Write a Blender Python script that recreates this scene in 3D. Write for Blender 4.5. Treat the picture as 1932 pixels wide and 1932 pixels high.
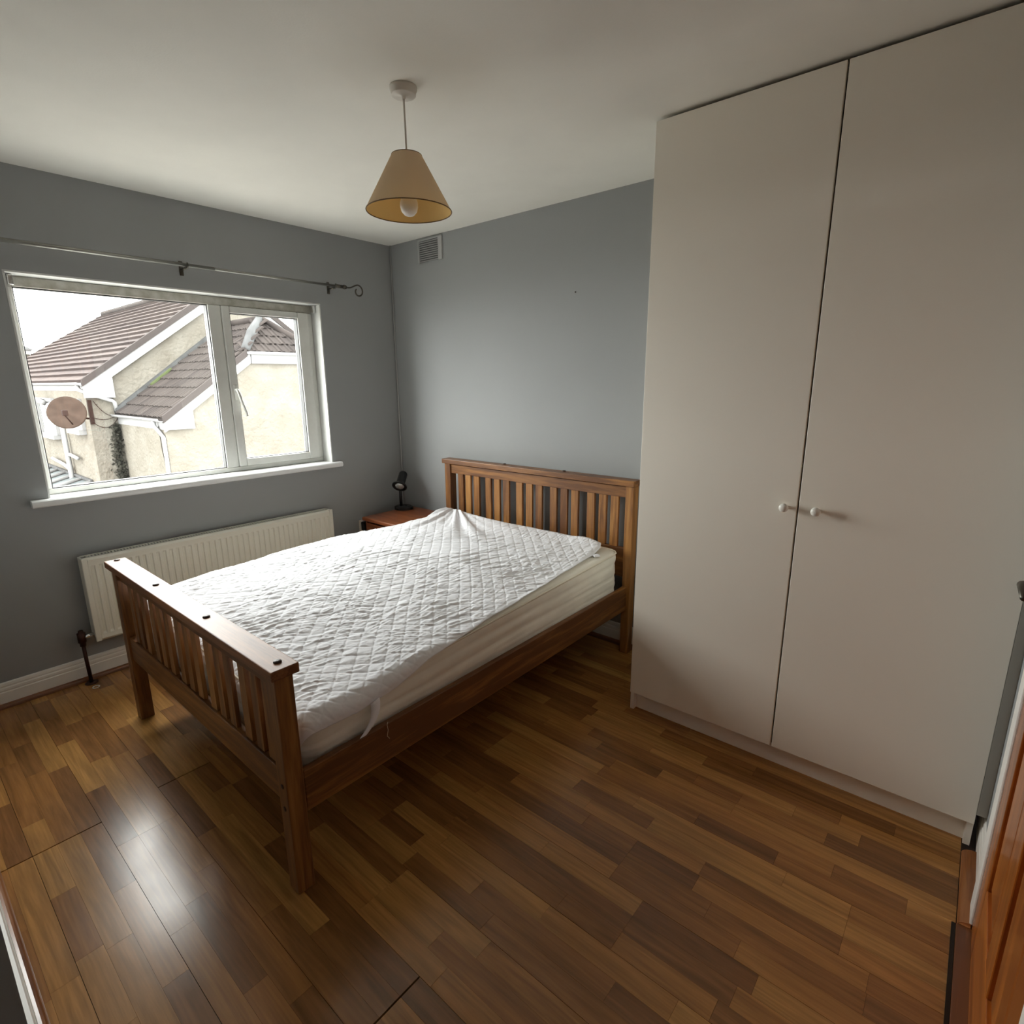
import bpy, bmesh, math, random
import numpy as np
from mathutils import Matrix, Vector

random.seed(7)
for o in list(bpy.data.objects):
    bpy.data.objects.remove(o, do_unlink=True)
scene = bpy.context.scene
COL = scene.collection

# ------------------------------------------------------------------ camera
CAM = np.array([3.36495, -2.65749, 1.48604])
YAW, PITCH, ROLL, FPX = 2.27500891, -0.232897, -0.007998, 1042.994
def cam_axes():
    f = np.array([math.cos(YAW)*math.cos(PITCH), math.sin(YAW)*math.cos(PITCH), math.sin(PITCH)])
    r = np.cross(f, [0, 0, 1]); r /= np.linalg.norm(r)
    u = np.cross(r, f)
    c, s = math.cos(ROLL), math.sin(ROLL)
    return r*c + u*s, -r*s + u*c, f
AR, AU, AF = cam_axes()
cd = bpy.data.cameras.new('camera')
cam = bpy.data.objects.new('camera', cd)
COL.objects.link(cam)
cd.sensor_fit = 'HORIZONTAL'
cd.sensor_width = 36.0
cd.lens = 36.0*FPX/1932.0
cd.clip_start = 0.003
cd.clip_end = 300
m = Matrix.Identity(4)
for i in range(3):
    m[i][0], m[i][1], m[i][2], m[i][3] = AR[i], AU[i], -AF[i], CAM[i]
cam.matrix_world = m
scene.camera = cam

# ------------------------------------------------------------------ light and exposure
SKY = 24.5
w = bpy.data.worlds.new('overcast_sky')
scene.world = w
w.use_nodes = True
bg = w.node_tree.nodes['Background']
bg.inputs['Color'].default_value = (1.0, 0.992, 0.965, 1)
bg.inputs['Strength'].default_value = SKY
# window portal: guides sampling of the sky only, emits nothing itself
pl = bpy.data.lights.new('window_portal', 'AREA')
pl.shape = 'RECTANGLE'; pl.size = 1.02; pl.size_y = 1.54
pl.cycles.is_portal = True
po = bpy.data.objects.new('window_portal', pl)
po.matrix_world = Matrix.Translation((-0.19, -1.35, 1.47)) @ Matrix.Rotation(math.radians(-90), 4, 'Y')
COL.objects.link(po)
scene.view_settings.view_transform = 'Standard'
scene.view_settings.look = 'None'
scene.view_settings.gamma = 1.0
scene.view_settings.use_curve_mapping = False
scene.view_settings.exposure = 0.0
cy = scene.cycles
cy.max_bounces = 8
cy.diffuse_bounces = 7
cy.glossy_bounces = 3
cy.transparent_max_bounces = 8
cy.sample_clamp_indirect = 8.0
cy.use_denoising = True
cy.use_adaptive_sampling = True
cy.adaptive_threshold = 0.05
cy.adaptive_min_samples = 16
cy.caustics_reflective = False
cy.caustics_refractive = False

# ------------------------------------------------------------------ materials
def new_mat(name):
    m = bpy.data.materials.new(name); m.use_nodes = True
    return m, m.node_tree, m.node_tree.nodes['Principled BSDF']
def rgb(c): return (c[0], c[1], c[2], 1.0)
def srgb(r, g, b):
    f = lambda v: (v/255/12.92) if v/255 <= 0.04045 else ((v/255+0.055)/1.055)**2.4
    return (f(r), f(g), f(b))
def mat(name, col, rough=0.5, metal=0.0, var=0.0, vscale=6.0, bump=0.0, bscale=80.0, bdist=0.002, spec=0.5, col2=None, coat=0.0):
    m, t, b = new_mat(name)
    b.inputs['Base Color'].default_value = rgb(col)
    b.inputs['Roughness'].default_value = rough
    b.inputs['Metallic'].default_value = metal
    b.inputs['Specular IOR Level'].default_value = spec
    b.inputs['Coat Weight'].default_value = coat
    tc = t.nodes.new('ShaderNodeTexCoord')
    if var > 0 or col2 is not None:
        n = t.nodes.new('ShaderNodeTexNoise'); n.inputs['Scale'].default_value = vscale
        n.inputs['Detail'].default_value = 5
        t.links.new(tc.outputs['Object'], n.inputs['Vector'])
        mx = t.nodes.new('ShaderNodeMix'); mx.data_type = 'RGBA'
        mr = t.nodes.new('ShaderNodeMapRange')
        mr.inputs['From Min'].default_value = 0.35; mr.inputs['From Max'].default_value = 0.65
        t.links.new(n.outputs['Fac'], mr.inputs['Value'])
        t.links.new(mr.outputs['Result'], mx.inputs['Factor'])
        c2 = col2 if col2 is not None else tuple(max(0, c*(1-var)) for c in col)
        mx.inputs[6].default_value = rgb(col); mx.inputs[7].default_value = rgb(c2)
        t.links.new(mx.outputs[2], b.inputs['Base Color'])
    if bump > 0:
        n2 = t.nodes.new('ShaderNodeTexNoise'); n2.inputs['Scale'].default_value = bscale
        n2.inputs['Detail'].default_value = 4
        t.links.new(tc.outputs['Object'], n2.inputs['Vector'])
        bp = t.nodes.new('ShaderNodeBump'); bp.inputs['Strength'].default_value = bump
        bp.inputs['Distance'].default_value = bdist
        t.links.new(n2.outputs['Fac'], bp.inputs['Height'])
        t.links.new(bp.outputs['Normal'], b.inputs['Normal'])
    return m

def wood(name, axis, light, mid, dark, rough=0.35, freq=26.0, coat=0.0, varyobj=0.35):
    """grain stretched along the given axis of the object, varied from piece to piece"""
    m, t, b = new_mat(name)
    b.inputs['Roughness'].default_value = rough
    b.inputs['Coat Weight'].default_value = coat
    b.inputs['Coat Roughness'].default_value = 0.15
    N, L = t.nodes, t.links
    tc = N.new('ShaderNodeTexCoord'); oi = N.new('ShaderNodeObjectInfo')
    mp = N.new('ShaderNodeMapping')
    sc = [1.0, 1.0, 1.0]; sc['xyz'.index(axis)] = 0.07
    mp.inputs['Scale'].default_value = sc
    off = N.new('ShaderNodeVectorMath'); off.operation = 'SCALE'
    cmb = N.new('ShaderNodeCombineXYZ')
    for k in range(3): L.new(oi.outputs['Random'], cmb.inputs[k])
    L.new(cmb.outputs[0], off.inputs[0]); off.inputs['Scale'].default_value = 37.0
    add = N.new('ShaderNodeVectorMath'); add.operation = 'ADD'
    L.new(tc.outputs['Object'], mp.inputs['Vector'])
    L.new(mp.outputs[0], add.inputs[0]); L.new(off.outputs[0], add.inputs[1])
    n1 = N.new('ShaderNodeTexNoise'); n1.inputs['Scale'].default_value = freq
    n1.inputs['Detail'].default_value = 3; n1.inputs['Distortion'].default_value = 0.9
    L.new(add.outputs[0], n1.inputs['Vector'])
    n2 = N.new('ShaderNodeTexNoise'); n2.inputs['Scale'].default_value = freq*7
    n2.inputs['Detail'].default_value = 4
    L.new(add.outputs[0], n2.inputs['Vector'])
    ma = N.new('ShaderNodeMath'); ma.operation = 'MULTIPLY_ADD'
    L.new(n2.outputs['Fac'], ma.inputs[0]); ma.inputs[1].default_value = 0.35
    L.new(n1.outputs['Fac'], ma.inputs[2])
    ma2 = N.new('ShaderNodeMath'); ma2.operation = 'MULTIPLY_ADD'
    L.new(oi.outputs['Random'], ma2.inputs[0]); ma2.inputs[1].default_value = varyobj
    L.new(ma.outputs[0], ma2.inputs[2])
    cr = N.new('ShaderNodeValToRGB'); e = cr.color_ramp.elements
    e[0].position = 0.45; e[0].color = rgb(light)
    e[1].position = 1.05; e[1].color = rgb(dark)
    x = cr.color_ramp.elements.new(0.75); x.color = rgb(mid)
    L.new(ma2.outputs[0], cr.inputs['Fac']); L.new(cr.outputs['Color'], b.inputs['Base Color'])
    bp = N.new('ShaderNodeBump'); bp.inputs['Strength'].default_value = 0.12; bp.inputs['Distance'].default_value = 0.0015
    L.new(n2.outputs['Fac'], bp.inputs['Height']); L.new(bp.outputs['Normal'], b.inputs['Normal'])
    return m

BL, BM_, BD = srgb(180, 131, 74), srgb(152, 103, 54), srgb(104, 65, 34)
M = {}
for a in 'xyz':
    M['bed_'+a] = wood('bed_pine_'+a, a, BL, BM_, BD, rough=0.38)
    M['door_'+a] = wood('door_pine_'+a, a, srgb(216, 140, 62), srgb(190, 110, 42), srgb(140, 74, 26), rough=0.3, coat=0.4, freq=14)
    M['stand_'+a] = wood('stand_wood_'+a, a, srgb(150, 88, 50), srgb(122, 64, 34), srgb(80, 38, 20), rough=0.3, coat=0.3)
M['foot_cap'] = wood('foot_cap_pine', 'x', srgb(176, 128, 80), srgb(152, 100, 58), srgb(112, 68, 36), rough=0.46, coat=0.0)
M['peg'] = mat('dark_wood_plug', srgb(62, 34, 18), 0.5)
M['wall'] = mat('grey_wall_paint', srgb(156, 158, 158), 0.85, var=0.03, vscale=1.5, bump=0.15, bscale=120, bdist=0.001, spec=0.2)
M['wall2'] = mat('grey_wall_paint_rear', srgb(156, 158, 158), 0.85, spec=0.2)
M['ceil'] = mat('ceiling_paint', srgb(244, 242, 234), 0.9, var=0.04, vscale=3, bump=0.25, bscale=160, bdist=0.001, spec=0.15)
M['skirt'] = mat('white_gloss_paint', srgb(242, 240, 234), 0.4, var=0.06, vscale=9)
M['upvc'] = mat('white_upvc', srgb(208, 208, 203), 0.35, var=0.08, vscale=14)
M['upvc_dirty'] = mat('mould_stained_upvc', srgb(192, 190, 182), 0.5, col2=srgb(164, 160, 147), vscale=22)
M['reveal'] = mat('white_reveal_paint', srgb(208, 209, 206), 0.7, var=0.05, vscale=5, bump=0.2, bscale=60, bdist=0.001)
M['sill'] = mat('white_sill_paint', srgb(236, 238, 238), 0.35, var=0.06, vscale=7)
M['gasket'] = mat('black_rubber', (0.02, 0.02, 0.02), 0.6)
M['ward'] = mat('white_laminate', srgb(246, 240, 228), 0.45, var=0.015, vscale=2)
M['ward_edge'] = mat('white_laminate_edge', srgb(242, 238, 228), 0.45)
M['filler'] = mat('grey_filler_strip', srgb(205, 203, 196), 0.7)
M['ward_in'] = mat('wardrobe_gap', srgb(120, 104, 84), 0.8)
M['knob'] = mat('white_knob', srgb(240, 238, 230), 0.25)
M['rad'] = mat('cream_radiator_enamel', srgb(228, 227, 216), 0.35)
M['rad_in'] = mat('radiator_fins', srgb(70, 68, 62), 0.6)
M['pipe'] = mat('aged_copper', srgb(70, 44, 36), 0.45, metal=0.6)
M['chrome'] = mat('chrome', (0.75, 0.75, 0.75), 0.18, metal=1.0)
M['brass_dull'] = mat('brushed_steel_pole', srgb(150, 149, 143), 0.36, metal=0.85)
M['pole_dark'] = mat('dull_steel_finial', srgb(96, 92, 84), 0.4, metal=0.8)
M['shade_rim'] = mat('brown_shade_rim', srgb(112, 82, 40), 0.6)
M['plastic'] = mat('white_plastic', srgb(222, 216, 206), 0.4)
M['bulb'] = mat('pearl_bulb_glass', srgb(238, 232, 224), 0.3)
M['black'] = mat('black_plastic', (0.008, 0.008, 0.008), 0.4)
M['lampglass'] = mat('grey_lamp_reflector', srgb(176, 176, 172), 0.22, metal=0.4)
M['matt'] = mat('cream_mattress_ticking', srgb(242, 238, 226), 0.85, var=0.05, vscale=12, bump=0.3, bscale=400, bdist=0.0008, spec=0.2)
M['matt_pipe'] = mat('mattress_piping', srgb(224, 216, 198), 0.8)
M['cloth'] = mat('white_quilted_cotton', srgb(238, 239, 243), 0.9, bump=0.25, bscale=260, bdist=0.0008, spec=0.2)
M['bead'] = wood('brown_beading', 'x', srgb(174, 118, 72), srgb(150, 94, 52), srgb(110, 64, 34), rough=0.3, coat=0.5)
M['bead_y'] = wood('brown_beading_y', 'y', srgb(174, 118, 72), srgb(150, 94, 52), srgb(110, 64, 34), rough=0.3, coat=0.5)
M['sub'] = mat('dark_subfloor', srgb(38, 24, 16), 0.8)
M['thresh'] = mat('dark_metal_strip', srgb(48, 38, 32), 0.4, metal=0.5)
M['ventp'] = mat('painted_vent', srgb(178, 179, 178), 0.7)
M['ventd'] = mat('vent_shadow_box', srgb(104, 104, 104), 0.9)

# glass: mostly clear, a little mirror
def glass(name, tint=(0.94, 0.955, 0.95), refl=0.06):
    m = bpy.data.materials.new(name); m.use_nodes = True
    t = m.node_tree; t.nodes.clear()
    out = t.nodes.new('ShaderNodeOutputMaterial')
    tr = t.nodes.new('ShaderNodeBsdfTransparent'); tr.inputs['Color'].default_value = rgb(tint)
    gl = t.nodes.new('ShaderNodeBsdfGlossy'); gl.inputs['Roughness'].default_value = 0.02
    mx = t.nodes.new('ShaderNodeMixShader'); mx.inputs['Fac'].default_value = refl
    t.links.new(tr.outputs[0], mx.inputs[1]); t.links.new(gl.outputs[0], mx.inputs[2])
    t.links.new(mx.outputs[0], out.inputs['Surface'])
    return m
M['glass'] = glass('window_glass')
def card(name, col, thru):
    m = mat(name, col, 0.75, spec=0.2)
    t = m.node_tree; b = t.nodes['Principled BSDF']; out = t.nodes['Material Output']
    tl = t.nodes.new('ShaderNodeBsdfTranslucent'); tl.inputs['Color'].default_value = rgb(col)
    mx = t.nodes.new('ShaderNodeMixShader'); mx.inputs['Fac'].default_value = thru
    t.links.new(b.outputs[0], mx.inputs[1]); t.links.new(tl.outputs[0], mx.inputs[2])
    t.links.new(mx.outputs[0], out.inputs['Surface'])
    return m
M['shade_out'] = card('beige_card_shade', srgb(238, 222, 196), 0.40)
M['shade_in'] = card('gold_shade_lining', srgb(240, 210, 146), 0.40)

# floor strips: tan to brown, piece by piece
def floor_mat():
    m, t, b = new_mat('laminate_wood')
    N, L = t.nodes, t.links
    oi = N.new('ShaderNodeObjectInfo'); geo = N.new('ShaderNodeNewGeometry')
    ad = N.new('ShaderNodeMath'); ad.operation = 'ADD'
    L.new(oi.outputs['Random'], ad.inputs[0]); L.new(geo.outputs['Random Per Island'], ad.inputs[1])
    fr = N.new('ShaderNodeMath'); fr.operation = 'FRACT'; L.new(ad.outputs[0], fr.inputs[0])
    cr = N.new('ShaderNodeValToRGB'); cr.color_ramp.interpolation = 'LINEAR'
    e = cr.color_ramp.elements
    e[0].position = 0.0; e[0].color = rgb(srgb(184, 136, 76))
    e[1].position = 1.0; e[1].color = rgb(srgb(134, 91, 52))
    for p, c in ((0.3, srgb(177, 126, 69)), (0.55, srgb(164, 113, 61)), (0.8, srgb(145, 100, 56))):
        x = cr.color_ramp.elements.new(p); x.color = rgb(c)
    L.new(fr.outputs[0], cr.inputs['Fac'])
    sc = N.new('ShaderNodeVectorMath'); sc.operation = 'MULTIPLY'
    L.new(geo.outputs['Position'], sc.inputs[0]); sc.inputs[1].default_value = (1.6, 26, 1)
    of = N.new('ShaderNodeCombineXYZ'); ml = N.new('ShaderNodeMath'); ml.operation = 'MULTIPLY'
    L.new(fr.outputs[0], ml.inputs[0]); ml.inputs[1].default_value = 91.0
    L.new(ml.outputs[0], of.inputs[0]); L.new(ml.outputs[0], of.inputs[2])
    av = N.new('ShaderNodeVectorMath'); av.operation = 'ADD'
    L.new(sc.outputs[0], av.inputs[0]); L.new(of.outputs[0], av.inputs[1])
    n1 = N.new('ShaderNodeTexNoise'); n1.inputs['Scale'].default_value = 1.3; n1.inputs['Detail'].default_value = 4
    n1.inputs['Distortion'].default_value = 1.2
    L.new(av.outputs[0], n1.inputs['Vector'])
    n2 = N.new('ShaderNodeTexNoise'); n2.inputs['Scale'].default_value = 6; n2.inputs['Detail'].default_value = 5
    L.new(av.outputs[0], n2.inputs['Vector'])
    r1 = N.new('ShaderNodeMapRange'); r1.inputs['From Min'].default_value = 0.3; r1.inputs['From Max'].default_value = 0.72
    r1.inputs['To Min'].default_value = 1.16; r1.inputs['To Max'].default_value = 0.68
    L.new(n1.outputs['Fac'], r1.inputs['Value'])
    r2 = N.new('ShaderNodeMapRange'); r2.inputs['From Min'].default_value = 0.3; r2.inputs['From Max'].default_value = 0.7
    r2.inputs['To Min'].default_value = 1.1; r2.inputs['To Max'].default_value = 0.88
    L.new(n2.outputs['Fac'], r2.inputs['Value'])
    mm = N.new('ShaderNodeMath'); mm.operation = 'MULTIPLY'
    L.new(r1.outputs[0], mm.inputs[0]); L.new(r2.outputs[0], mm.inputs[1])
    vs = N.new('ShaderNodeVectorMath'); vs.operation = 'SCALE'
    L.new(cr.outputs['Color'], vs.inputs[0]); L.new(mm.outputs[0], vs.inputs['Scale'])
    L.new(vs.outputs[0], b.inputs['Base Color'])
    # worn varnish: uneven gloss
    n3 = N.new('ShaderNodeTexNoise'); n3.inputs['Scale'].default_value = 5; n3.inputs['Detail'].default_value = 6
    L.new(geo.outputs['Position'], n3.inputs['Vector'])
    r3 = N.new('ShaderNodeMapRange'); r3.inputs['To Min'].default_value = 0.20; r3.inputs['To Max'].default_value = 0.255
    r3.inputs['From Min'].default_value = 0.3; r3.inputs['From Max'].default_value = 0.7
    L.new(n3.outputs['Fac'], r3.inputs['Value']); L.new(r3.outputs[0], b.inputs['Roughness'])
    n4 = N.new('ShaderNodeTexNoise'); n4.inputs['Scale'].default_value = 45; n4.inputs['Detail'].default_value = 3
    L.new(geo.outputs['Position'], n4.inputs['Vector'])
    bp = N.new('ShaderNodeBump'); bp.inputs['Strength'].default_value = 0.06; bp.inputs['Distance'].default_value = 0.002
    L.new(n4.outputs['Fac'], bp.inputs['Height']); L.new(bp.outputs['Normal'], b.inputs['Normal'])
    return m
M['floor'] = floor_mat()

# ------------------------------------------------------------------ mesh helpers
WORLD = {}          # world position of each parent, so that children can be given in world coordinates
def wloc(o):
    return WORLD.get(o.name, Vector((0, 0, 0))) if o else Vector((0, 0, 0))
def mesh_obj(name, verts, faces, material, parent=None, smooth=False, bevel=0.0, seg=2, origin=None):
    v = np.asarray(verts, dtype=float)
    c = (v.min(0)+v.max(0))/2 if origin is None else np.asarray(origin, float)
    if parent is None and origin is None:
        c[2] = v[:, 2].min()
    me = bpy.data.meshes.new(name)
    me.from_pydata([tuple(p) for p in (v-c)], [], [tuple(int(i) for i in f) for f in faces])
    bm = bmesh.new(); bm.from_mesh(me)
    bmesh.ops.recalc_face_normals(bm, faces=bm.faces)
    if bevel > 0:
        ed = [e for e in bm.edges if len(e.link_faces) == 2 and e.calc_face_angle(0) > 0.6]
        bmesh.ops.bevel(bm, geom=ed, offset=bevel, segments=seg, profile=0.5, affect='EDGES', clamp_overlap=True)
    bm.to_mesh(me); bm.free()
    if smooth:
        for p in me.polygons: p.use_smooth = True
    me.materials.append(material)
    o = bpy.data.objects.new(name, me)
    COL.objects.link(o)
    o.location = Vector(c) - wloc(parent)
    if parent: o.parent = parent
    WORLD[o.name] = Vector(c)
    return o
BOXF = [(0, 1, 3, 2), (4, 6, 7, 5), (0, 4, 5, 1), (2, 3, 7, 6), (0, 2, 6, 4), (1, 5, 7, 3)]
def boxv(x0, x1, y0, y1, z0, z1):
    return [(x, y, z) for x in (x0, x1) for y in (y0, y1) for z in (z0, z1)]
def box(name, x0, x1, y0, y1, z0, z1, material, parent=None, bevel=0.0, seg=2):
    return mesh_obj(name, boxv(x0, x1, y0, y1, z0, z1), BOXF, material, parent, bevel=bevel, seg=seg)
class MB:
    def __init__(s): s.v = []; s.f = []
    def add(s, v, f):
        n = len(s.v); s.v += [tuple(p) for p in v]; s.f += [tuple(i+n for i in q) for q in f]
    def box(s, *a): s.add(boxv(*a), BOXF); return s
    def obj(s, name, material, parent=None, **k): return mesh_obj(name, s.v, s.f, material, parent, **k)
def prism(name, prof, axis, a0, a1, material, parent=None, bevel=0.0, smooth=False):
    """profile polygon (two coordinates, in the order of the remaining axes) pulled along an axis"""
    n = len(prof); v = []
    for a in (a0, a1):
        for p in prof:
            q = list(p); q.insert('xyz'.index(axis), a); v.append(q)
    f = [tuple(range(n)), tuple(range(2*n-1, n-1, -1))] + [(i, (i+1) % n, n+(i+1) % n, n+i) for i in range(n)]
    return mesh_obj(name, v, f, material, parent, bevel=bevel, smooth=smooth)
def tubev(pts, r, n=10, closed=False):
    pts = [Vector(p) for p in pts]; v = []; f = []; N = len(pts)
    prev = None
    for i, p in enumerate(pts):
        if closed: d = (pts[(i+1) % N]-pts[i-1]).normalized()
        else: d = (pts[min(i+1, N-1)]-pts[max(i-1, 0)]).normalized()
        if prev is None:
            a = Vector((0, 0, 1)) if abs(d.z) < 0.9 else Vector((1, 0, 0))
            u = d.cross(a).normalized()
        else:
            u = (prev - d*prev.dot(d)).normalized()
        prev = u; wv = d.cross(u)
        rr = r[i] if isinstance(r, (list, tuple)) else r
        for k in range(n):
            t = 2*math.pi*k/n
            v.append(p + u*(rr*math.cos(t)) + wv*(rr*math.sin(t)))
    R = N if closed else N-1
    for i in range(R):
        for k in range(n):
            a, b = i*n, ((i+1) % N)*n
            f.append((a+k, a+(k+1) % n, b+(k+1) % n, b+k))
    if not closed:
        f.append(tuple(range(n))); f.append(tuple(range((N-1)*n, N*n)))
    return v, f
def tube(name, pts, r, material, parent=None, n=10, closed=False):
    v, f = tubev(pts, r, n, closed)
    return mesh_obj(name, v, f, material, parent, smooth=True)
def lathev(prof, n=32, cap=True):
    """profile of (radius, height) turned about z"""
    v = []; f = []
    for r, z in prof:
        for k in range(n):
            t = 2*math.pi*k/n
            v.append((r*math.cos(t), r*math.sin(t), z))
    for i in range(len(prof)-1):
        for k in range(n):
            f.append((i*n+k, i*n+(k+1) % n, (i+1)*n+(k+1) % n, (i+1)*n+k))
    if cap:
        f.append(tuple(range(n))); f.append(tuple(range((len(prof)-1)*n, len(prof)*n)))
    return v, f
def lathe(name, prof, loc, material, parent=None, n=32, cap=True, axis=None):
    v, f = lathev(prof, n, cap)
    if axis is not None:
        q = Vector((0, 0, 1)).rotation_difference(Vector(axis).normalized()).to_matrix()
        v = [q @ Vector(p) for p in v]
    v = [Vector(p)+Vector(loc) for p in v]
    o = mesh_obj(name, v, f, material, parent)
    for p in o.data.polygons: p.use_smooth = len(p.vertices) == 4
    return o
def tag(o, label=None, cat=None, group=None, kind=None):
    if label: o['label'] = label
    if cat: o['category'] = cat
    if group: o['group'] = group
    if kind: o['kind'] = kind
    return o
def thing(name, label, cat, loc, group=None, kind=None):
    o = bpy.data.objects.new(name, None); COL.objects.link(o)
    o.empty_display_size = 0.1
    o.location = loc; WORLD[o.name] = Vector(loc)
    return tag(o, label, cat, group, kind)
def struct(o, label=None, cat=None): return tag(o, label, cat, kind='structure')
def proj(p):
    d = np.asarray(p, float)-CAM; z = d @ AF
    return 966+FPX*(d @ AR)/z, 966-FPX*(d @ AU)/z, z

# ------------------------------------------------------------------ room shell
H = 2.412
YN = -2.650          # near wall (up to the recess where the door side of the room runs deeper)
XJ, YA = 2.245, -3.40  # corner of that recess and its back wall
XR = 3.55            # door wall
WY0, WY1, WZ0, WZ1 = -2.117, -0.581, 0.957, 1.978     # window opening
mb = MB()
T = -0.28
mb.box(T, 0, YA-0.1, WY0, 0, H); mb.box(T, 0, WY1, 0.1, 0, H)
mb.box(T, 0, WY0, WY1, 0, WZ0-0.012); mb.box(T, 0, WY0, WY1, WZ1, H)
struct(mb.obj('wall_window', M['wall']), 'grey painted wall around the window', 'wall')
struct(box('wall_headboard', 0, XR+0.1, 0, 0.1, 0, H, M['wall']), 'grey painted wall behind the headboard', 'wall')
mb = MB()
DY0, DY1, DZ = -1.70, -0.92, 2.0
mb.box(XR, XR+0.1, YA-0.1, DY0, 0, H); mb.box(XR, XR+0.1, DY1, 0, 0, H); mb.box(XR, XR+0.1, DY0, DY1, DZ, H)
struct(mb.obj('wall_door', M['wall2']), 'grey painted wall beside the wardrobe holding the door', 'wall')
struct(box('wall_near', 0, XJ, YA, YN, 0, H, M['wall2']), 'grey painted wall opposite the headboard', 'wall')
struct(box('wall_recess', 0, XR, YA-0.1, YA, 0, H, M['wall2']), 'grey painted wall at the back of the recess', 'wall')
struct(box('ceiling', T, XR+0.1, YA-0.1, 0.1, H, H+0.12, M['ceil']), 'plain white painted ceiling', 'ceiling')

# skirting boards and beading
def skirt_prof(s):   # (offset from wall, z)
    return [(0, 0), (s, 0), (s, 0.072), (s-0.0025, 0.075), (s-0.0025, 0.079), (s-0.001, 0.082), (s-0.002, 0.092), (s-0.006, 0.096), (s-0.006, 0.100), (s-0.004, 0.103), (s-0.007, 0.115), (0, 0.118)]
b = prism('baseboard_window', skirt_prof(0.016), 'y', YN+0.0185, -0.0165, M['skirt']); struct(b, 'white moulded skirting board under the window', 'skirting')
b = prism('baseboard_headboard', [(-a, z) for a, z in skirt_prof(0.016)], 'x', 0.0005, 2.28, M['skirt']); struct(b, 'white skirting board under the headboard', 'skirting')
# near wall skirting, thicker
b = prism('baseboard_near', [(YN+a, z) for a, z in skirt_prof(0.018)], 'x', 0.0005, XJ, M['skirt']); struct(b, 'white skirting board in the lower left corner', 'skirting')
b = prism('baseboard_door', [(XR-a, z) for a, z in skirt_prof(0.010)], 'y', -0.838, -0.001, M['skirt']); struct(b, 'short white skirting board between wardrobe and door', 'skirting')
def bead(s=0.02):
    return [(0, 0), (s, 0)] + [(s*math.cos(t), s*math.sin(t)) for t in (0.3, 0.6, 0.9, 1.2)] + [(0, s)]
b = prism('trim_1', [(0.0162+a, z) for a, z in bead(0.02)], 'y', YN+0.0385, -0.037, M['bead_y']); struct(b, 'brown floor beading along the window wall', 'beading')
b = prism('trim_2', [(YN+0.0182+a, z) for a, z in bead(0.02)], 'x', 0.0165, XJ, M['bead']); struct(b, 'glossy brown floor beading in the lower left corner', 'beading')
b = prism('trim_3', [(XR-0.0102-a*1.75, z) for a, z in bead(0.02)], 'y', -0.918, -0.60, M['bead_y']); struct(b, 'brown floor beading between wardrobe and door', 'beading')
b = prism('trim_4', [(-0.0162-a, z) for a, z in bead(0.02)], 'x', 0.0165, 2.28, M['bead']); struct(b, 'brown floor beading under the headboard wall', 'beading')

# ------------------------------------------------------------------ floor: laminate strips
FX0, FX1, FY0, FY1 = 0.0, 3.503, YN+0.002, 0.0
fl = struct(box('floor', 0, XR+0.1, YA, 0.0, -0.06, -0.009, M['sub']), 'three-strip wood laminate floor', 'floor')
me = bpy.data.meshes.new('floor_strip')
hx, g = 0.5, 0.0
bmv = boxv(-0.5, 0.5, -0.5, 0.5, -0.0088, 0.0)
me.from_pydata(bmv, [], [(f[3], f[2], f[1], f[0]) for f in BOXF])
bm = bmesh.new(); bm.from_mesh(me); bmesh.ops.recalc_face_normals(bm, faces=bm.faces); bm.to_mesh(me); bm.free()
me.materials.append(M['floor'])
rows = []
SW = 0.187/3
y = -2.535-2*SW
k = -14
strips = []
BOARD_END = {-1: 1.213, 0: 1.213, 1: 1.38, 2: 2.461, 3: 0.9, 4: 1.95, 5: 2.8, 6: 1.4, 7: 0.7}
rnd = random.Random(21)
while True:
    y0 = -2.535 + k*SW; y1 = y0+SW
    if y0 >= -0.02: break
    board = math.floor(k/3.0)
    bx = BOARD_END.get(board, rnd.uniform(0.4, 1.6))
    ends = [bx + j*1.285 for j in range(-4, 5)]
    x = FX0 - rnd.uniform(0, 0.4)
    xs = []
    while x < FX1+0.6:
        xs.append(x); x += rnd.choice([0.28, 0.36, 0.43, 0.5, 0.58, 0.43])*rnd.uniform(0.9, 1.1)
    # board ends fall on the strip grid
    xs = [q for q in xs if all(abs(q-e) > 0.16 for e in ends)] + [e for e in ends]
    xs = sorted(q for q in xs if FX0 < q < FX1-0.05)
    xlo = FX0 if y1 > FY0+0.005 else XJ+0.002
    xs = [xlo] + [q for q in xs if q > xlo+0.06] + [FX1]
    yy0, yy1 = (max(y0, FY0) if xlo == FX0 else max(y0, YA+0.002)), min(y1, FY1-0.001)
    if yy1-yy0 < 0.004: k += 1; continue
    for a, c in zip(xs[:-1], xs[1:]):
        ga = 0.0024 if any(abs(a-e) < 1e-6 for e in ends) and board in (-1, 0, 2) and y0 < -1.6 else 0.00025
        gc = 0.0024 if any(abs(c-e) < 1e-6 for e in ends) and board in (-1, 0, 2) and y0 < -1.6 else 0.00025
        gy0 = 0.0006 if k % 3 == 0 else 0.0002
        gy1 = 0.0006 if k % 3 == 2 else 0.0002
        strips.append((a+ga, c-gc, yy0+gy0, yy1-gy1))
    k += 1
def strip_rank(s):
    a, c, y0, y1 = s
    cx, cyy = (a+c)/2, (y0+y1)/2
    x, yv, z = proj((cx, cyy, 0))
    sc = 1.0
    if z < 0.1 or x < -60 or x > 1990 or yv > 2000: sc = 0.02
    if (0.55 < cx < 1.75 and -1.75 < cyy) or cx < 0.3 and cyy > -1.4 or (cx > 2.3 and cyy > -0.6): sc = 0.01
    return sc*(c-a)*(y1-y0)/max(z, 0.3)**2
strips.sort(key=strip_rank, reverse=True)
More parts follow.
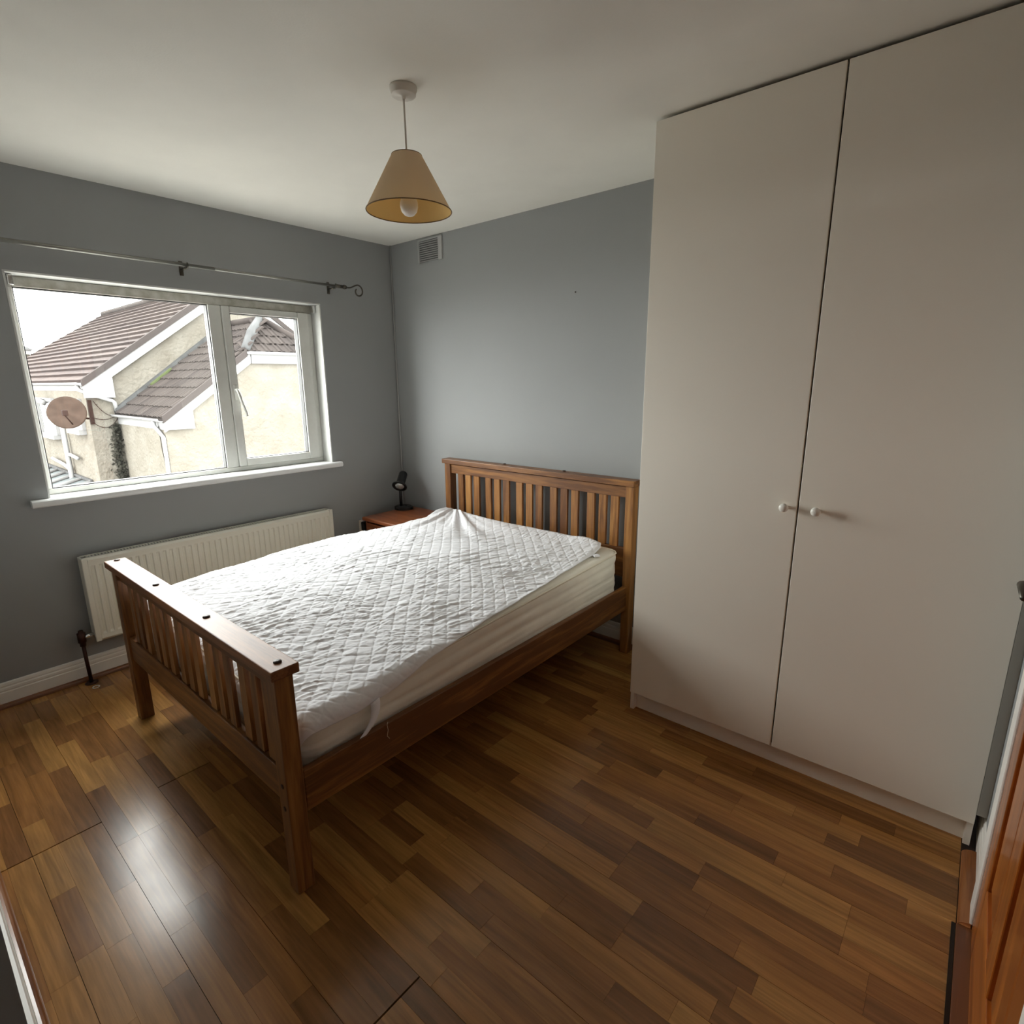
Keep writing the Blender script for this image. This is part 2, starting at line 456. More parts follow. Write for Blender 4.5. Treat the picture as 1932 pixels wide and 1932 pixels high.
for a, c, y0, y1 in strips[:298]:
    o = bpy.data.objects.new('floor_strip', me); COL.objects.link(o)
    o.parent = fl
    o.location = Vector(((a+c)/2, (y0+y1)/2, 0)) - wloc(fl)
    o.scale = (c-a, y1-y0, 1)
mb = MB()
for a, c, y0, y1 in strips[298:]:
    mb.box(a, c, y0, y1, -0.0088, 0.0)
if mb.v:
    o = mb.obj('floor_strips', M['floor'], fl); o['kind'] = 'stuff'

# ------------------------------------------------------------------ window
win = struct(thing('window_1', 'white plastic window with a fixed pane and an opening casement', 'window', (-0.13, (WY0+WY1)/2, WZ0)))
XF, XB = -0.10, -0.165
box('reveal', -0.28, -0.0005, WY0, WY1, WZ1-0.008, WZ1-0.0005, M['reveal'], win)
box('reveal', -0.28, -0.0005, WY1-0.008, WY1-0.0005, WZ0, WZ1-0.0085, M['reveal'], win)
box('reveal', -0.28, -0.0005, WY0+0.0005, WY0+0.008, WZ0, WZ1-0.0085, M['reveal'], win)
y0, y1, z0, z1 = WY0+0.0085, WY1-0.0085, WZ0+0.001, WZ1-0.009
box('head_bar', XB, XF, y0, y1, 1.923, z1, M['upvc_dirty'], win, 0.004)
box('bottom_bar', XB, XF, y0, y1, z0, 0.985, M['upvc'], win, 0.004)
box('side_bar', XB, XF, y0, -2.078, 0.9852, 1.9228, M['upvc'], win, 0.004)
box('side_bar', XB, XF, -0.622, y1, 0.9852, 1.9228, M['upvc'], win, 0.004)
box('mullion', XB, XF, -1.236, -1.166, 0.9852, 1.9228, M['upvc'], win, 0.004)
# glazing gaskets and fixed pane
gk = MB()
for a in ((-2.0778, -2.0735, 0.9855, 1.9225), (-1.2405, -1.2362, 0.9855, 1.9225), (-2.0735, -1.2405, 0.9855, 0.9895), (-2.0735, -1.2405, 1.9185, 1.9225)):
    gk.box(-0.142, -0.108, *a)
gk.obj('gasket', M['gasket'], win)
box('pane', -0.136, -0.132, -2.0735, -1.2405, 0.9895, 1.9185, M['glass'], win)
cs = thing('casement', None, None, (-0.12, -0.9, 0.99)); cs.parent = win
cs.location = Vector((-0.12, -0.9, 0.99)) - wloc(win)
CX0, CX1 = -0.150, -0.088
for nm, a in (('casement_bar', (-1.1655, -1.120, 0.9860, 1.9220)), ('casement_bar', (-0.697, -0.6225, 0.9860, 1.9220)),
              ('casement_bar', (-1.1198, -0.6972, 0.9860, 1.030)), ('casement_bar', (-1.1198, -0.6972, 1.885, 1.9220))):
    box(nm, CX0, CX1, *a, M['upvc'], cs, 0.005)
gk = MB()
for a in ((-1.1196, -1.116, 1.0302, 1.8848), (-0.701, -0.6974, 1.0302, 1.8848), (-1.116, -0.701, 1.0302, 1.0338), (-1.116, -0.701, 1.8812, 1.8848)):
    gk.box(-0.135, -0.098, *a)
gk.obj('gasket', M['gasket'], cs)
box('pane', -0.126, -0.122, -1.116, -0.701, 1.0338, 1.8812, M['glass'], cs)
# handle
hp = MB(); hp.box(-0.0875, -0.079, -1.151, -1.131, 1.385, 1.475)
hp.obj('handle_plate', M['upvc'], cs, bevel=0.003)
lv, lf = tubev([(-0.078, -1.141, 1.445), (-0.060, -1.141, 1.444), (-0.052, -1.139, 1.43), (-0.050, -1.125, 1.37), (-0.050, -1.108, 1.315), (-0.050, -1.105, 1.29)], [0.010, 0.010, 0.009, 0.0085, 0.008, 0.007], 10)
mesh_obj('handle_lever', lv, lf, M['upvc'], cs, smooth=True)
# sill board
sl = MB(); sl.box(-0.28, 0.0005, WY0+0.0006, WY1-0.0006, WZ0-0.0115, WZ0); sl.box(0.0006, 0.042, -2.187, -0.533, WZ0-0.034, WZ0+0.0)
prism('window_sill', [(0.0006, WZ0-0.034), (0.036, WZ0-0.034), (0.043, WZ0-0.028), (0.045, WZ0-0.017), (0.043, WZ0-0.006), (0.036, WZ0), (0.0006, WZ0)], 'y', -2.187, -0.533, M['sill'], win)
box('sill_board', -0.28, 0.0004, WY0+0.0006, WY1-0.0006, WZ0-0.0115, WZ0, M['sill'], win)
# old fixing brackets in the top corners of the reveal
for yb in (WY0+0.03, WY1-0.02):
    box('blind_bracket', -0.085, -0.045, yb-0.010, yb+0.010, WZ1-0.055, WZ1-0.009, M['chrome'], win, 0.003)

# ------------------------------------------------------------------ door at the right edge
dr = struct(thing('door_1', 'varnished orange pine panel door at the right edge', 'door', (XR, (DY0+DY1)/2, 0)))
DX0, DX1 = 3.536, 3.576
ly0, ly1 = DY0+0.004, DY1-0.004
box('stile', DX0, DX1, ly1-0.11, ly1, 0.012, DZ-0.004, M['door_z'], dr, 0.003)
box('stile', DX0, DX1, ly0, ly0+0.11, 0.012, DZ-0.004, M['door_z'], dr, 0.003)
ym = (ly0+ly1)/2
for a, c in ((0.012, 0.235), (0.80, 0.98), (1.50, 1.60), (1.89, DZ-0.004)):
    box('rail', DX0, DX1, ly0+0.1102, ly1-0.1102, a, c, M['door_y'], dr, 0.003)
for a, c in ((0.2352, 0.7998), (0.9802, 1.4998), (1.6002, 1.8898)):
    box('muntin', DX0, DX1, ym-0.05, ym+0.05, a, c, M['door_z'], dr, 0.003)
    for p0, p1 in ((ly0+0.1102, ym-0.0502), (ym+0.0502, ly1-0.1102)):
        box('panel', DX0+0.014, DX1-0.014, p0, p1, a, c, M['door_z'], dr)
        pf = MB()
        n = len(pf.v)
        q = [(DX0+0.0138, p0+0.006, a+0.006), (DX0+0.0138, p1-0.006, a+0.006), (DX0+0.0138, p1-0.006, c-0.006), (DX0+0.0138, p0+0.006, c-0.006),
             (DX0+0.004, p0+0.04, a+0.04), (DX0+0.004, p1-0.04, a+0.04), (DX0+0.004, p1-0.04, c-0.04), (DX0+0.004, p0+0.04, c-0.04)]
        pf.add(q, [(4, 5, 6, 7), (0, 1, 5, 4), (1, 2, 6, 5), (2, 3, 7, 6), (3, 0, 4, 7), (3, 2, 1, 0)])
        pf.obj('raised_field', M['door_z'], dr)
lathe('handle_rose', [(0.026, 0), (0.026, 0.006), (0.022, 0.009), (0.010, 0.010)], (DX0-0.0004, ly1-0.055, 1.02), M['pole_dark'], dr, 20, True, axis=(-1, 0, 0))
tube('handle_lever', [(DX0-0.010, ly1-0.055, 1.02), (DX0-0.045, ly1-0.055, 1.02), (DX0-0.052, ly1-0.062, 1.02), (DX0-0.052, ly1-0.16, 1.018)], [0.010, 0.010, 0.010, 0.007], M['pole_dark'], dr, 12)
for nm, a in (('architrave', (DY1+0.002, DY1+0.08, 0, DZ+0.08)), ('architrave', (DY0-0.08, DY0-0.002, 0, DZ+0.08)), ('architrave', (DY0-0.0018, DY1+0.0018, DZ+0.002, DZ+0.08))):
    box(nm, XR-0.020, XR-0.0005, *a, M['skirt'], dr, 0.004)
box('threshold', 3.5035, XR+0.09, DY0, DY1, -0.008, 0.006, M['bead_y'], dr, 0.002)
box('threshold_strip', 3.4935, 3.5030, DY0, DY1, 0.0002, 0.003, M['thresh'], dr)

# ------------------------------------------------------------------ wardrobe
WX0, WX1, WYF = 2.292, 3.523, -0.576
wd = thing('wardrobe', 'tall white two-door wardrobe with small round white knobs', 'wardrobe', ((WX0+WX1)/2, -0.30, 0))
WT = 2.397
box('side_panel', WX0, WX0+0.018, WYF+0.020, -0.037, 0, WT-0.008, M['ward_edge'], wd, 0.001)
box('side_panel', WX1-0.018, WX1, WYF+0.020, -0.037, 0, WT-0.008, M['ward_edge'], wd, 0.001)
box('top_panel', WX0+0.0182, WX1-0.0182, WYF+0.028, -0.037, WT-0.04, WT-0.012, M['ward_in'], wd)
box('back_panel', WX0+0.0182, WX1-0.0182, -0.045, -0.038, 0.02, WT-0.0402, M['ward_in'], wd)
box('bottom_panel', WX0+0.0182, WX1-0.0182, WYF+0.022, -0.0452, 0.097, 0.113, M['ward_in'], wd)
box('centre_upright', (WX0+WX1)/2-0.008, (WX0+WX1)/2+0.008, WYF+0.075, -0.0452, 0.1132, WT-0.0402, M['ward_in'], wd)
box('plinth', WX0+0.0182, WX1-0.0182, WYF+0.045, WYF+0.060, 0.0, 0.0968, M['ward'], wd)
box('filler_strip', WX1+0.0006, XR-0.0005, WYF+0.012, WYF+0.030, 0.125, H-0.001, M['filler'], wd)
xm = (WX0+WX1)/2
for s, (a, c) in enumerate(((WX0+0.007, xm-0.003), (xm+0.003, WX1-0.001))):
    d = box('door', a, c, WYF, WYF+0.0185, 0.095, WT, M['ward'], wd, 0.0015)
    kx = 2.868 if s == 0 else 2.969
    lathe('knob', [(0.006, 0.0), (0.006, 0.010), (0.008, 0.013), (0.0135, 0.018), (0.0155, 0.024), (0.0145, 0.030), (0.010, 0.034), (0.003, 0.036)], (kx, WYF-0.0002, 1.045), M['knob'], d, 24, True, axis=(0, -1, 0))

# ------------------------------------------------------------------ bed
bed = thing('bed', 'pine slatted double bed frame with high footboard', 'bed', (1.3, -1.06, 0))
SL = [0.731, 0.800, 0.876, 0.981, 1.056, 1.133, 1.240, 1.317, 1.392, 1.499, 1.574, 1.649, 1.756, 1.832, 1.906]
# footboard
box('footboard_cap', 0.562, 2.031, -2.069, -1.989, 0.716, 0.745, M['foot_cap'], bed, 0.003)
for px in (0.589, 1.058, 1.519, 1.986):
    lathe('cap_plug', [(0.011, 0.0), (0.0115, 0.002), (0.010, 0.004), (0.004, 0.0055)], (px, -2.027, 0.7452), M['peg'], bed, 14)
for a, c in ((0.585, 0.637), (1.957, 2.009)):
    box('post', a, c, -2.053, -1.999, 0.0, 0.7155, M['bed_z'], bed, 0.003)
box('footboard_top_rail', 0.6375, 1.9565, -2.040, -2.014, 0.664, 0.7155, M['bed_x'], bed, 0.002)
box('footboard_bottom_rail', 0.6375, 1.9565, -2.044, -2.012, 0.296, 0.405, M['bed_x'], bed, 0.003)
for x in SL:
    box('footboard_slat', x-0.022, x+0.022, -2.036, -2.022, 0.4055, 0.6635, M['bed_z'], bed, 0.001)
for zz in (0.365, 0.29):
    lathe('bolt_cover', [(0.008, 0), (0.008, 0.0015), (0.003, 0.002)], (1.984, -2.0532, zz), M['peg'], bed, 12, True, axis=(0, -1, 0))
# headboard
box('headboard_cap', 0.582, 2.033, -0.117, -0.040, 0.946, 0.977, M['bed_x'], bed, 0.003)
for px in (1.10, 1.555):
    lathe('cap_plug', [(0.011, 0.0), (0.0115, 0.002), (0.010, 0.004), (0.004, 0.0055)], (px, -0.060, 0.9772), M['peg'], bed, 14)
for a, c in ((0.596, 0.648), (1.978, 2.025)):
    box('post', a, c, -0.104, -0.048, 0.0, 0.9455, M['bed_z'], bed, 0.003)
box('headboard_top_rail', 0.6485, 1.9775, -0.094, -0.066, 0.882, 0.9395, M['bed_x'], bed, 0.002)
box('headboard_bottom_rail', 0.6485, 1.9775, -0.094, -0.066, 0.44, 0.602, M['bed_x'], bed, 0.002)
for x in SL:
    box('headboard_slat', x-0.024, x+0.024, -0.088, -0.072, 0.6025, 0.8815, M['bed_z'], bed, 0.0015)
# side rails, slats
for a, c in ((0.592, 0.616), (1.984, 2.008)):
    box('side_rail', a, c, -1.9985, -0.1045, 0.258, 0.393, M['bed_y'], bed, 0.003)
for i in range(13):
    yy = -1.90+i*0.142
    box('base_slat', 0.6165, 1.9835, yy-0.035, yy+0.035, 0.318, 0.336, M['bed_x'], bed)

# ------------------------------------------------------------------ mattress and protector
def lattice(seed, n=128):
    return np.random.RandomState(seed).rand(n, n)
_L = {}
def noise2(x, y, seed=0):
    if seed not in _L: _L[seed] = lattice(seed)
    g = _L[seed]; n = g.shape[0]
    xi = np.floor(x).astype(int); yi = np.floor(y).astype(int)
    fx = x-xi; fy = y-yi
    fx = fx*fx*fx*(fx*(fx*6-15)+10); fy = fy*fy*fy*(fy*(fy*6-15)+10)
    a = g[xi % n, yi % n]; b = g[(xi+1) % n, yi % n]; c = g[xi % n, (yi+1) % n]; d = g[(xi+1) % n, (yi+1) % n]
    return (a*(1-fx)+b*fx)*(1-fy) + (c*(1-fx)+d*fx)*fy - 0.5
def fbm(x, y, seed, o=3):
    s = 0; a = 1.0
    for k in range(o):
        s = s + a*noise2(x*2**k, y*2**k, seed+k); a *= 0.5
    return s
MX0, MX1, MY0, MY1, MZ0 = 0.624, 1.974, -1.986, -0.122, 0.3365
def ztop(x, y):
    x = np.asarray(x, float); y = np.asarray(y, float)
    t = np.clip((y+1.95)/1.8, 0, 1)                 # 0 foot, 1 head
    right = 0.520+0.078*t
    left = 0.572+0.045*np.sin(np.clip(t, 0, 1)*2.6)-0.005*t
    s = np.clip((x-MX0)/(MX1-MX0), 0, 1)
    return left*(1-s)+right*s + 0.030*np.sin(np.pi*s)*np.sin(np.pi*np.clip(0.08+0.84*t, 0, 1))
# mattress body: rings round the perimeter
def perim(inset, n=240, r=0.07):
    x0, x1, y0, y1 = MX0+inset, MX1-inset, MY0+inset, MY1-inset
    r = max(r-inset*0.3, 0.02)
    pts = []
    def arc(cx, cy, a0):
        return [(cx+r*math.cos(a0+t), cy+r*math.sin(a0+t)) for t in np.linspace(0, math.pi/2, 13)]
    pts += arc(x1-r, y1-r, 0); pts += arc(x0+r, y1-r, math.pi/2); pts += arc(x0+r, y0+r, math.pi); pts += arc(x1-r, y0+r, 1.5*math.pi)
    pts.append(pts[0])
    P = np.array(pts); d = np.r_[0, np.cumsum(np.hypot(*np.diff(P, axis=0).T))]
    s = np.linspace(0, d[-1], n, endpoint=False)
    return np.c_[np.interp(s, d, P[:, 0]), np.interp(s, d, P[:, 1])], s
NP = 240
rings = []
prof = [(0.05, 0.0), (0.012, 0.0), (0.004, 0.02), (0.0, 0.06)] + [(None, q) for q in np.linspace(0.09, 0.93, 26)] + [(0.003, 0.965), (0.012, 0.99), (0.03, 1.0), (0.08, 1.0), (0.18, 1.0), (0.32, 1.0), (0.5, 1.0), (0.64, 1.0)]
for ins, lv_ in prof:
    if ins is None:
        rib = 0.006*abs(math.sin(lv_*math.pi*4.0))**0.7
        P, s = perim(0.004, NP)
        ctr = np.array([(MX0+MX1)/2, (MY0+MY1)/2])
        wav = 0.006*fbm(s*2.2, np.full_like(s, lv_*9.0+s*0.0), 11)
        d = P-ctr; nrm = np.where(np.abs(d[:, 0:1])*1.38 > np.abs(d[:, 1:2]), np.c_[np.sign(d[:, 0]), 0*d[:, 0]], np.c_[0*d[:, 0], np.sign(d[:, 1])])
        P = P + nrm*(rib+wav)[:, None]*0.8
    else:
        P, s = perim(ins, NP)
    zt = ztop(P[:, 0], P[:, 1])
    z = MZ0 + (zt-MZ0)*lv_
    rings.append(np.c_[P, z])
V = np.vstack(rings); F = []
for i in range(len(rings)-1):
    for k in range(NP):
        F.append((i*NP+k, i*NP+(k+1) % NP, (i+1)*NP+(k+1) % NP, (i+1)*NP+k))
F.append(tuple(range(NP))); F.append(tuple(range((len(rings)-1)*NP, len(rings)*NP)))
mt = thing('mattress', 'cream double mattress lying on the pine bed frame', 'mattress', (1.3, -1.05, MZ0))
mesh_obj('body', V, F, M['matt'], mt, smooth=True)
P, s = perim(0.0, 200)
zt = ztop(P[:, 0], P[:, 1])
tube('piping', [(p[0], p[1], MZ0+(z-MZ0)*0.975) for p, z in zip(P, zt)], 0.0042, M['matt_pipe'], mt, 6, True)
tube('piping', [(p[0], p[1], MZ0+(z-MZ0)*0.07) for p, z in zip(P, zt)], 0.0042, M['matt_pipe'], mt, 6, True)
tube('loose_thread', [(2.0095, -1.70, 0.40), (2.0115, -1.705, 0.392), (2.0112, -1.702, 0.372), (2.0113, -1.707, 0.352), (2.0112, -1.698, 0.338)], 0.0009, M['matt_pipe'], mt, 5)

# protector: quilted sheet, wrapped over the mattress edge where it overhangs
NU, NV = 420, 560
uu, vv = np.meshgrid(np.linspace(0, 1, NU), np.linspace(0, 1, NV), indexing='ij')
def interp(t, pts):
    a = np.array(pts); return np.interp(t, a[:, 0], a[:, 1])
yy = -2.030 + vv*(2.030-0.150)
# right edge of the sheet (flat measure) against y
xr = interp(yy, [(-2.08, 2.010), (-1.95, 2.016), (-1.80, 2.030), (-1.65, 2.022), (-1.50, 1.992), (-1.30, 1.975), (-1.1, 1.962), (-0.85, 1.945), (-0.68, 1.935), (-0.5, 1.925), (-0.3, 1.91), (-0.2, 1.90), (-0.15, 1.88)])
xl = interp(yy, [(-2.08, 0.60), (-1.8, 0.590), (-1.2, 0.575), (-0.6, 0.560), (-0.25, 0.58), (-0.15, 0.64)])
xr = xr + 0.006*fbm(yy*7, yy*0, 31)
xx = xl + uu*(xr-xl)
# head edge pulled towards the headboard at its left corner
yy = yy - 0.02*np.clip((vv-0.9)/0.1, 0, 1)*np.clip((uu-0.75)/0.25, 0, 1) + 0.008*fbm(uu*9, vv*0+3, 33)*np.clip((vv-0.9)/0.1, 0, 1)
# relief
SP = 0.050
qx, qy = xx+0.012*fbm(xx*3, yy*3, 5), yy+0.012*fbm(xx*3+9, yy*3, 6)
u1 = (qx-qy)/math.sqrt(2)/SP; u2 = (qx+qy)/math.sqrt(2)/SP
l1 = np.abs((u1 % 1)-0.5)*2; l2 = np.abs((u2 % 1)-0.5)*2      # 1 on the stitch line
rel = 0.0026 - 0.0026*np.maximum(l1**14, l2**14) + 0.0010*(1-l1**4)*(1-l2**4)
# puckers and creases, mostly running along the bed
for sd, ang, fx, fy, am in ((51, 1.28, 6, 34, 0.0038), (61, 0.95, 9, 46, 0.0022), (71, 1.62, 11, 58, 0.0017), (76, 0.45, 14, 44, 0.0010)):
    ca, sa = math.cos(ang), math.sin(ang)
    wx, wy = qx+0.020*fbm(xx*6, yy*6, sd+200), qy+0.020*fbm(xx*6+4, yy*6, sd+210)
    a = wx*ca+wy*sa; bq = -wx*sa+wy*ca
    n_ = fbm(a*fx, bq*fy, sd, 2)
    n_ = np.clip(1-np.abs(n_)*4.2, -0.4, 1)
    rel = rel + am*n_*np.clip(0.55+1.3*fbm(xx*4, yy*4, sd+220), 0.05, 1.2)
# long pulled folds fanning out of the raised head-left corner
AX, AY = 0.70, -0.10
rr = np.hypot(xx-AX, yy-AY); th = np.arctan2(yy-AY, xx-AX)
rel = rel + 0.034*noise2(th*8.5, rr*0.9, 81)*np.exp(-((rr-0.25)/0.38)**2)
# loose lengthwise creases on the window side and at the foot
rel = rel + 0.011*fbm((xx*0.8+yy*0.35)*9, yy*1.6, 91, 2)*np.clip((1.25-xx)/0.5, 0, 1)
rel = rel + 0.010*fbm(xx*3.2, yy*4.5, 95, 3)
edge = np.minimum(np.minimum(uu, 1-uu)*1.3, np.minimum(vv, 1-vv)*2.0)
rel = rel*np.clip(edge/0.02, 0.25, 1)
# lifted head-left corner and curled head edge
lift = 0.034*np.exp(-(((xx-0.72)/0.16)**2+((yy+0.20)/0.16)**2)) + 0.020*np.clip((vv-0.90)/0.10, 0, 1)**1.5
lift = lift + 0.016*np.exp(-(((xx-1.78)/0.08)**2+((yy+0.17)/0.05)**2))
R = 0.045
ix0, ix1, iy0, iy1 = MX0+R-0.012, MX1-R+0.014, MY0+R-0.006, MY1+0.1
cx = np.clip(xx, ix0, ix1); cyv = np.clip(yy, iy0, iy1)
dx, dy = xx-cx, yy-cyv; dd = np.hypot(dx, dy)
nx = np.where(dd > 1e-9, dx/np.maximum(dd, 1e-9), 0); ny = np.where(dd > 1e-9, dy/np.maximum(dd, 1e-9), 0)
arc = R*math.pi/2
off = np.where(dd < arc, R*np.sin(np.minimum(dd, arc)/R), R)
drop = np.where(dd < arc, R*(1-np.cos(np.minimum(dd, arc)/R)), R+(dd-arc))
tilt = np.clip(dd/arc, 0, 1)*math.pi/2
X = cx + nx*off + nx*np.sin(tilt)*(rel*0.6+0.004); Y = cyv + ny*off + ny*np.sin(tilt)*(rel*0.6+0.004)
Y = np.maximum(Y, -1.9965+0.0005*uu)
Z = ztop(cx, cyv) - drop + 0.010 + (rel+lift)*np.cos(tilt)
V = np.c_[X.ravel(), Y.ravel(), Z.ravel()]
idx = np.arange(NU*NV).reshape(NU, NV)
F = np.c_[idx[:-1, :-1].ravel(), idx[1:, :-1].ravel(), idx[1:, 1:].ravel(), idx[:-1, 1:].ravel()]
pt = thing('mattress_protector', 'rumpled white quilted mattress protector spread over the mattress', 'bedding', (1.3, -1.05, 0.58))
o = mesh_obj('sheet', V, F, M['cloth'], pt, smooth=True)
sm = o.modifiers.new('thickness', 'SOLIDIFY'); sm.thickness = 0.003; sm.offset = -1
# elastic strap at the foot corner, running down and under the mattress
sp = []
for t in np.linspace(0, 1, 16):
    yc = -1.735-0.135*t**2.0; zc = 0.490-0.135*t**0.9
    xc = 1.998+0.008*math.sin(t*3)
    sp += [(xc, yc-0.017+0.01*t, zc-0.004), (xc+0.001, yc+0.017+0.01*t, zc+0.004)]
fs = [(2*i, 2*i+1, 2*i+3, 2*i+2) for i in range(15)]
o = mesh_obj('corner_strap', sp, fs, M['cloth'], pt, smooth=True)
sm = o.modifiers.new('thickness', 'SOLIDIFY'); sm.thickness = 0.002
zq = float(ztop(1.93, -0.27))
tv = [(1.905, -0.30, zq+0.012), (1.93, -0.315, zq+0.014), (1.945, -0.285, zq+0.010), (1.918, -0.27, zq+0.012), (1.907, -0.302, zq+0.006), (1.932, -0.317, zq+0.005), (1.947, -0.287, zq+0.004), (1.92, -0.272, zq+0.006)]
mesh_obj('fabric_tab', tv, [(0, 1, 2, 3), (4, 7, 6, 5), (0, 4, 5, 1), (1, 5, 6, 2), (2, 6, 7, 3), (3, 7, 4, 0)], M['cloth'], pt)

# ------------------------------------------------------------------ bedside table
ns = thing('bedside_table', 'dark reddish wooden bedside table in the corner beside the bed', 'bedside table', (0.35, -0.25, 0))
box('top', 0.150, 0.553, -0.490, -0.040, 0.548, 0.575, M['stand_x'], ns, 0.009, 3)
box('side', 0.168, 0.186, -0.470, -0.050, 0.0, 0.5475, M['stand_z'], ns, 0.002)
box('side', 0.518, 0.536, -0.470, -0.050, 0.0, 0.5475, M['stand_z'], ns, 0.002)
box('back', 0.1865, 0.5175, -0.060, -0.050, 0.05, 0.5475, M['stand_z'], ns)
for a, c in ((0.36, 0.535), (0.17, 0.345)):
    d = box('drawer', 0.190, 0.514, -0.476, -0.08, a, c, M['stand_x'], ns, 0.003)
    lathe('knob', [(0.006, 0), (0.006, 0.008), (0.014, 0.014), (0.014, 0.02), (0.006, 0.025)], (0.352, -0.4765, (a+c)/2), M['stand_x'], d, 16, True, axis=(0, -1, 0))
box('plinth', 0.1865, 0.5175, -0.455, -0.44, 0.0, 0.12, M['stand_x'], ns)

# desk lamp
lp = thing('desk_lamp', 'small black desk lamp on the bedside table', 'lamp', (0.188, -0.148, 0.5752))
bx_ = [(0.072*math.cos(t)*(1 if abs(math.cos(t)) < .7 else .95), 0.055*math.sin(t)) for t in np.linspace(0, 2*math.pi, 24, endpoint=False)]
cxl, cyl = 0.190, -0.150
rot = math.radians(30)
q = [(cxl+a*math.cos(rot)-c*math.sin(rot), cyl+a*math.sin(rot)+c*math.cos(rot)) for a, c in bx_]
v = [(a, c, 0.5752) for a, c in q] + [(a, c, 0.594) for a, c in q] + [(cxl+(a-cxl)*0.8, cyl+(c-cyl)*0.8, 0.602) for a, c in q]
f = [tuple(range(24)), tuple(range(71, 47, -1))] + [(i, (i+1) % 24, 24+(i+1) % 24, 24+i) for i in range(24)] + [(24+i, 24+(i+1) % 24, 48+(i+1) % 24, 48+i) for i in range(24)]
mesh_obj('base', v, f, M['black'], lp)
tube('stem', [(cxl-0.012, cyl-0.012, 0.600), (cxl-0.013, cyl-0.012, 0.66), (cxl-0.012, cyl-0.012, 0.715), (cxl-0.008, cyl-0.008, 0.745)], 0.0115, M['black'], lp, 12)
ring_c = Vector((cxl+0.018, cyl-0.040, 0.757))
ax = Vector((0.36, -0.62, -0.62)).normalized()
lathe('shade', [(0.012, -0.125), (0.026, -0.118), (0.031, -0.105), (0.031, -0.032), (0.040, -0.012), (0.0535, 0.0), (0.0545, 0.008), (0.046, 0.010), (0.034, 0.002), (0.030, -0.02), (0.001, -0.03)], ring_c, M['black'], lp, 28, True, axis=ax)
lathe('reflector', [(0.0335, 0.0035), (0.030, 0.010), (0.020, 0.0155), (0.002, 0.018)], ring_c, M['lampglass'], lp, 24, False, axis=ax)
lathe('switch', [(0.006, 0), (0.006, 0.004), (0.003, 0.006)], (cxl+0.035, cyl+0.0, 0.6022), M['black'], lp, 12)

# wall socket with black plug
so = thing('wall_socket', 'white wall socket with a black plug beside the bedside table', 'socket', (0.0, -0.37, 0.43))
box('faceplate', 0.0005, 0.009, -0.415, -0.290, 0.425, 0.510, M['plastic'], so, 0.002)
pg = box('plug', 0.0095, 0.048, -0.405, -0.345, 0.434, 0.500, M['black'], so, 0.006)
lathe('plug_screw', [(0.006, 0), (0.006, 0.001), (0.002, 0.0015)], (0.0482, -0.380, 0.478), M['plastic'], pg, 12, True, axis=(1, 0, 0))

# ------------------------------------------------------------------ radiator
RY0, RY1, RZ0, RZ1 = -2.060, -0.677, 0.216, 0.655
rd = thing('radiator', 'cream ribbed panel radiator under the window', 'radiator', (0.06, (RY0+RY1)/2, RZ0))
NR = 42
ys = []; ny_ = NR*8
zs_ = [RZ0+0.001, RZ0+0.012, RZ0+0.030, RZ0+0.034, RZ0+0.045, RZ0+0.06] + list(np.linspace(RZ0+0.08, RZ1-0.085, 6)) + [RZ1-0.065, RZ1-0.05, RZ1-0.040, RZ1-0.036, RZ1-0.012, RZ1-0.001]
V = []
pitch = (RY1-RY0-0.05)/NR
for j, z in enumerate(zs_):
    e = np.clip(min(z-(RZ0+0.036), (RZ1-0.042)-z)/0.010, 0, 1)
    for i in range(ny_+1):
        yv = RY0+0.025 + (RY1-RY0-0.05)*i/ny_
        ph = (i % 8)/8.0
        d = 0.0075 if 0.25 < ph < 0.8 else 0.0
        V.append((0.0955 - d*e + (0.003 if (j in (1, len(zs_)-2)) else 0.0) - (0.006 if j in (0, len(zs_)-1) else 0), yv, z))
F = []
for j in range(len(zs_)-1):
    for i in range(ny_):
        a = j*(ny_+1)+i
        F.append((a, a+1, a+ny_+2, a+ny_+1))
o = mesh_obj('front_panel', V, F, M['rad'], rd)
sm = o.modifiers.new('thickness', 'SOLIDIFY'); sm.thickness = 0.002; sm.offset = -1
for a, c in ((RY0, RY0+0.0245), (RY1-0.0245, RY1)):
    box('front_margin', 0.086, 0.099, a, c, RZ0, RZ1, M['rad'], rd, 0.004)
box('rear_panel', 0.022, 0.030, RY0+0.01, RY1-0.01, RZ0+0.005, RZ1-0.012, M['rad'], rd)
box('end_cap', 0.020, 0.0855, RY0+0.001, RY0+0.010, RZ0+0.03, RZ1-0.002, M['rad'], rd, 0.003)
box('end_cap', 0.020, 0.0855, RY1-0.010, RY1-0.001, RZ0+0.03, RZ1-0.002, M['rad'], rd, 0.003)
box('fin_block', 0.0305, 0.082, RY0+0.02, RY1-0.02, RZ0+0.02, RZ1-0.02, M['rad_in'], rd)
mb = MB()
mb.box(0.072, 0.0855, RY0+0.0105, RY1-0.0105, RZ1-0.006, RZ1-0.001); mb.box(0.020, 0.034, RY0+0.0105, RY1-0.0105, RZ1-0.006, RZ1-0.001)
yv = RY0+0.03
while yv < RY1-0.03:
    mb.box(0.0341, 0.0719, yv, yv+0.007, RZ1-0.005, RZ1-0.002); yv += 0.014
mb.obj('top_grille', M['rad'], rd)
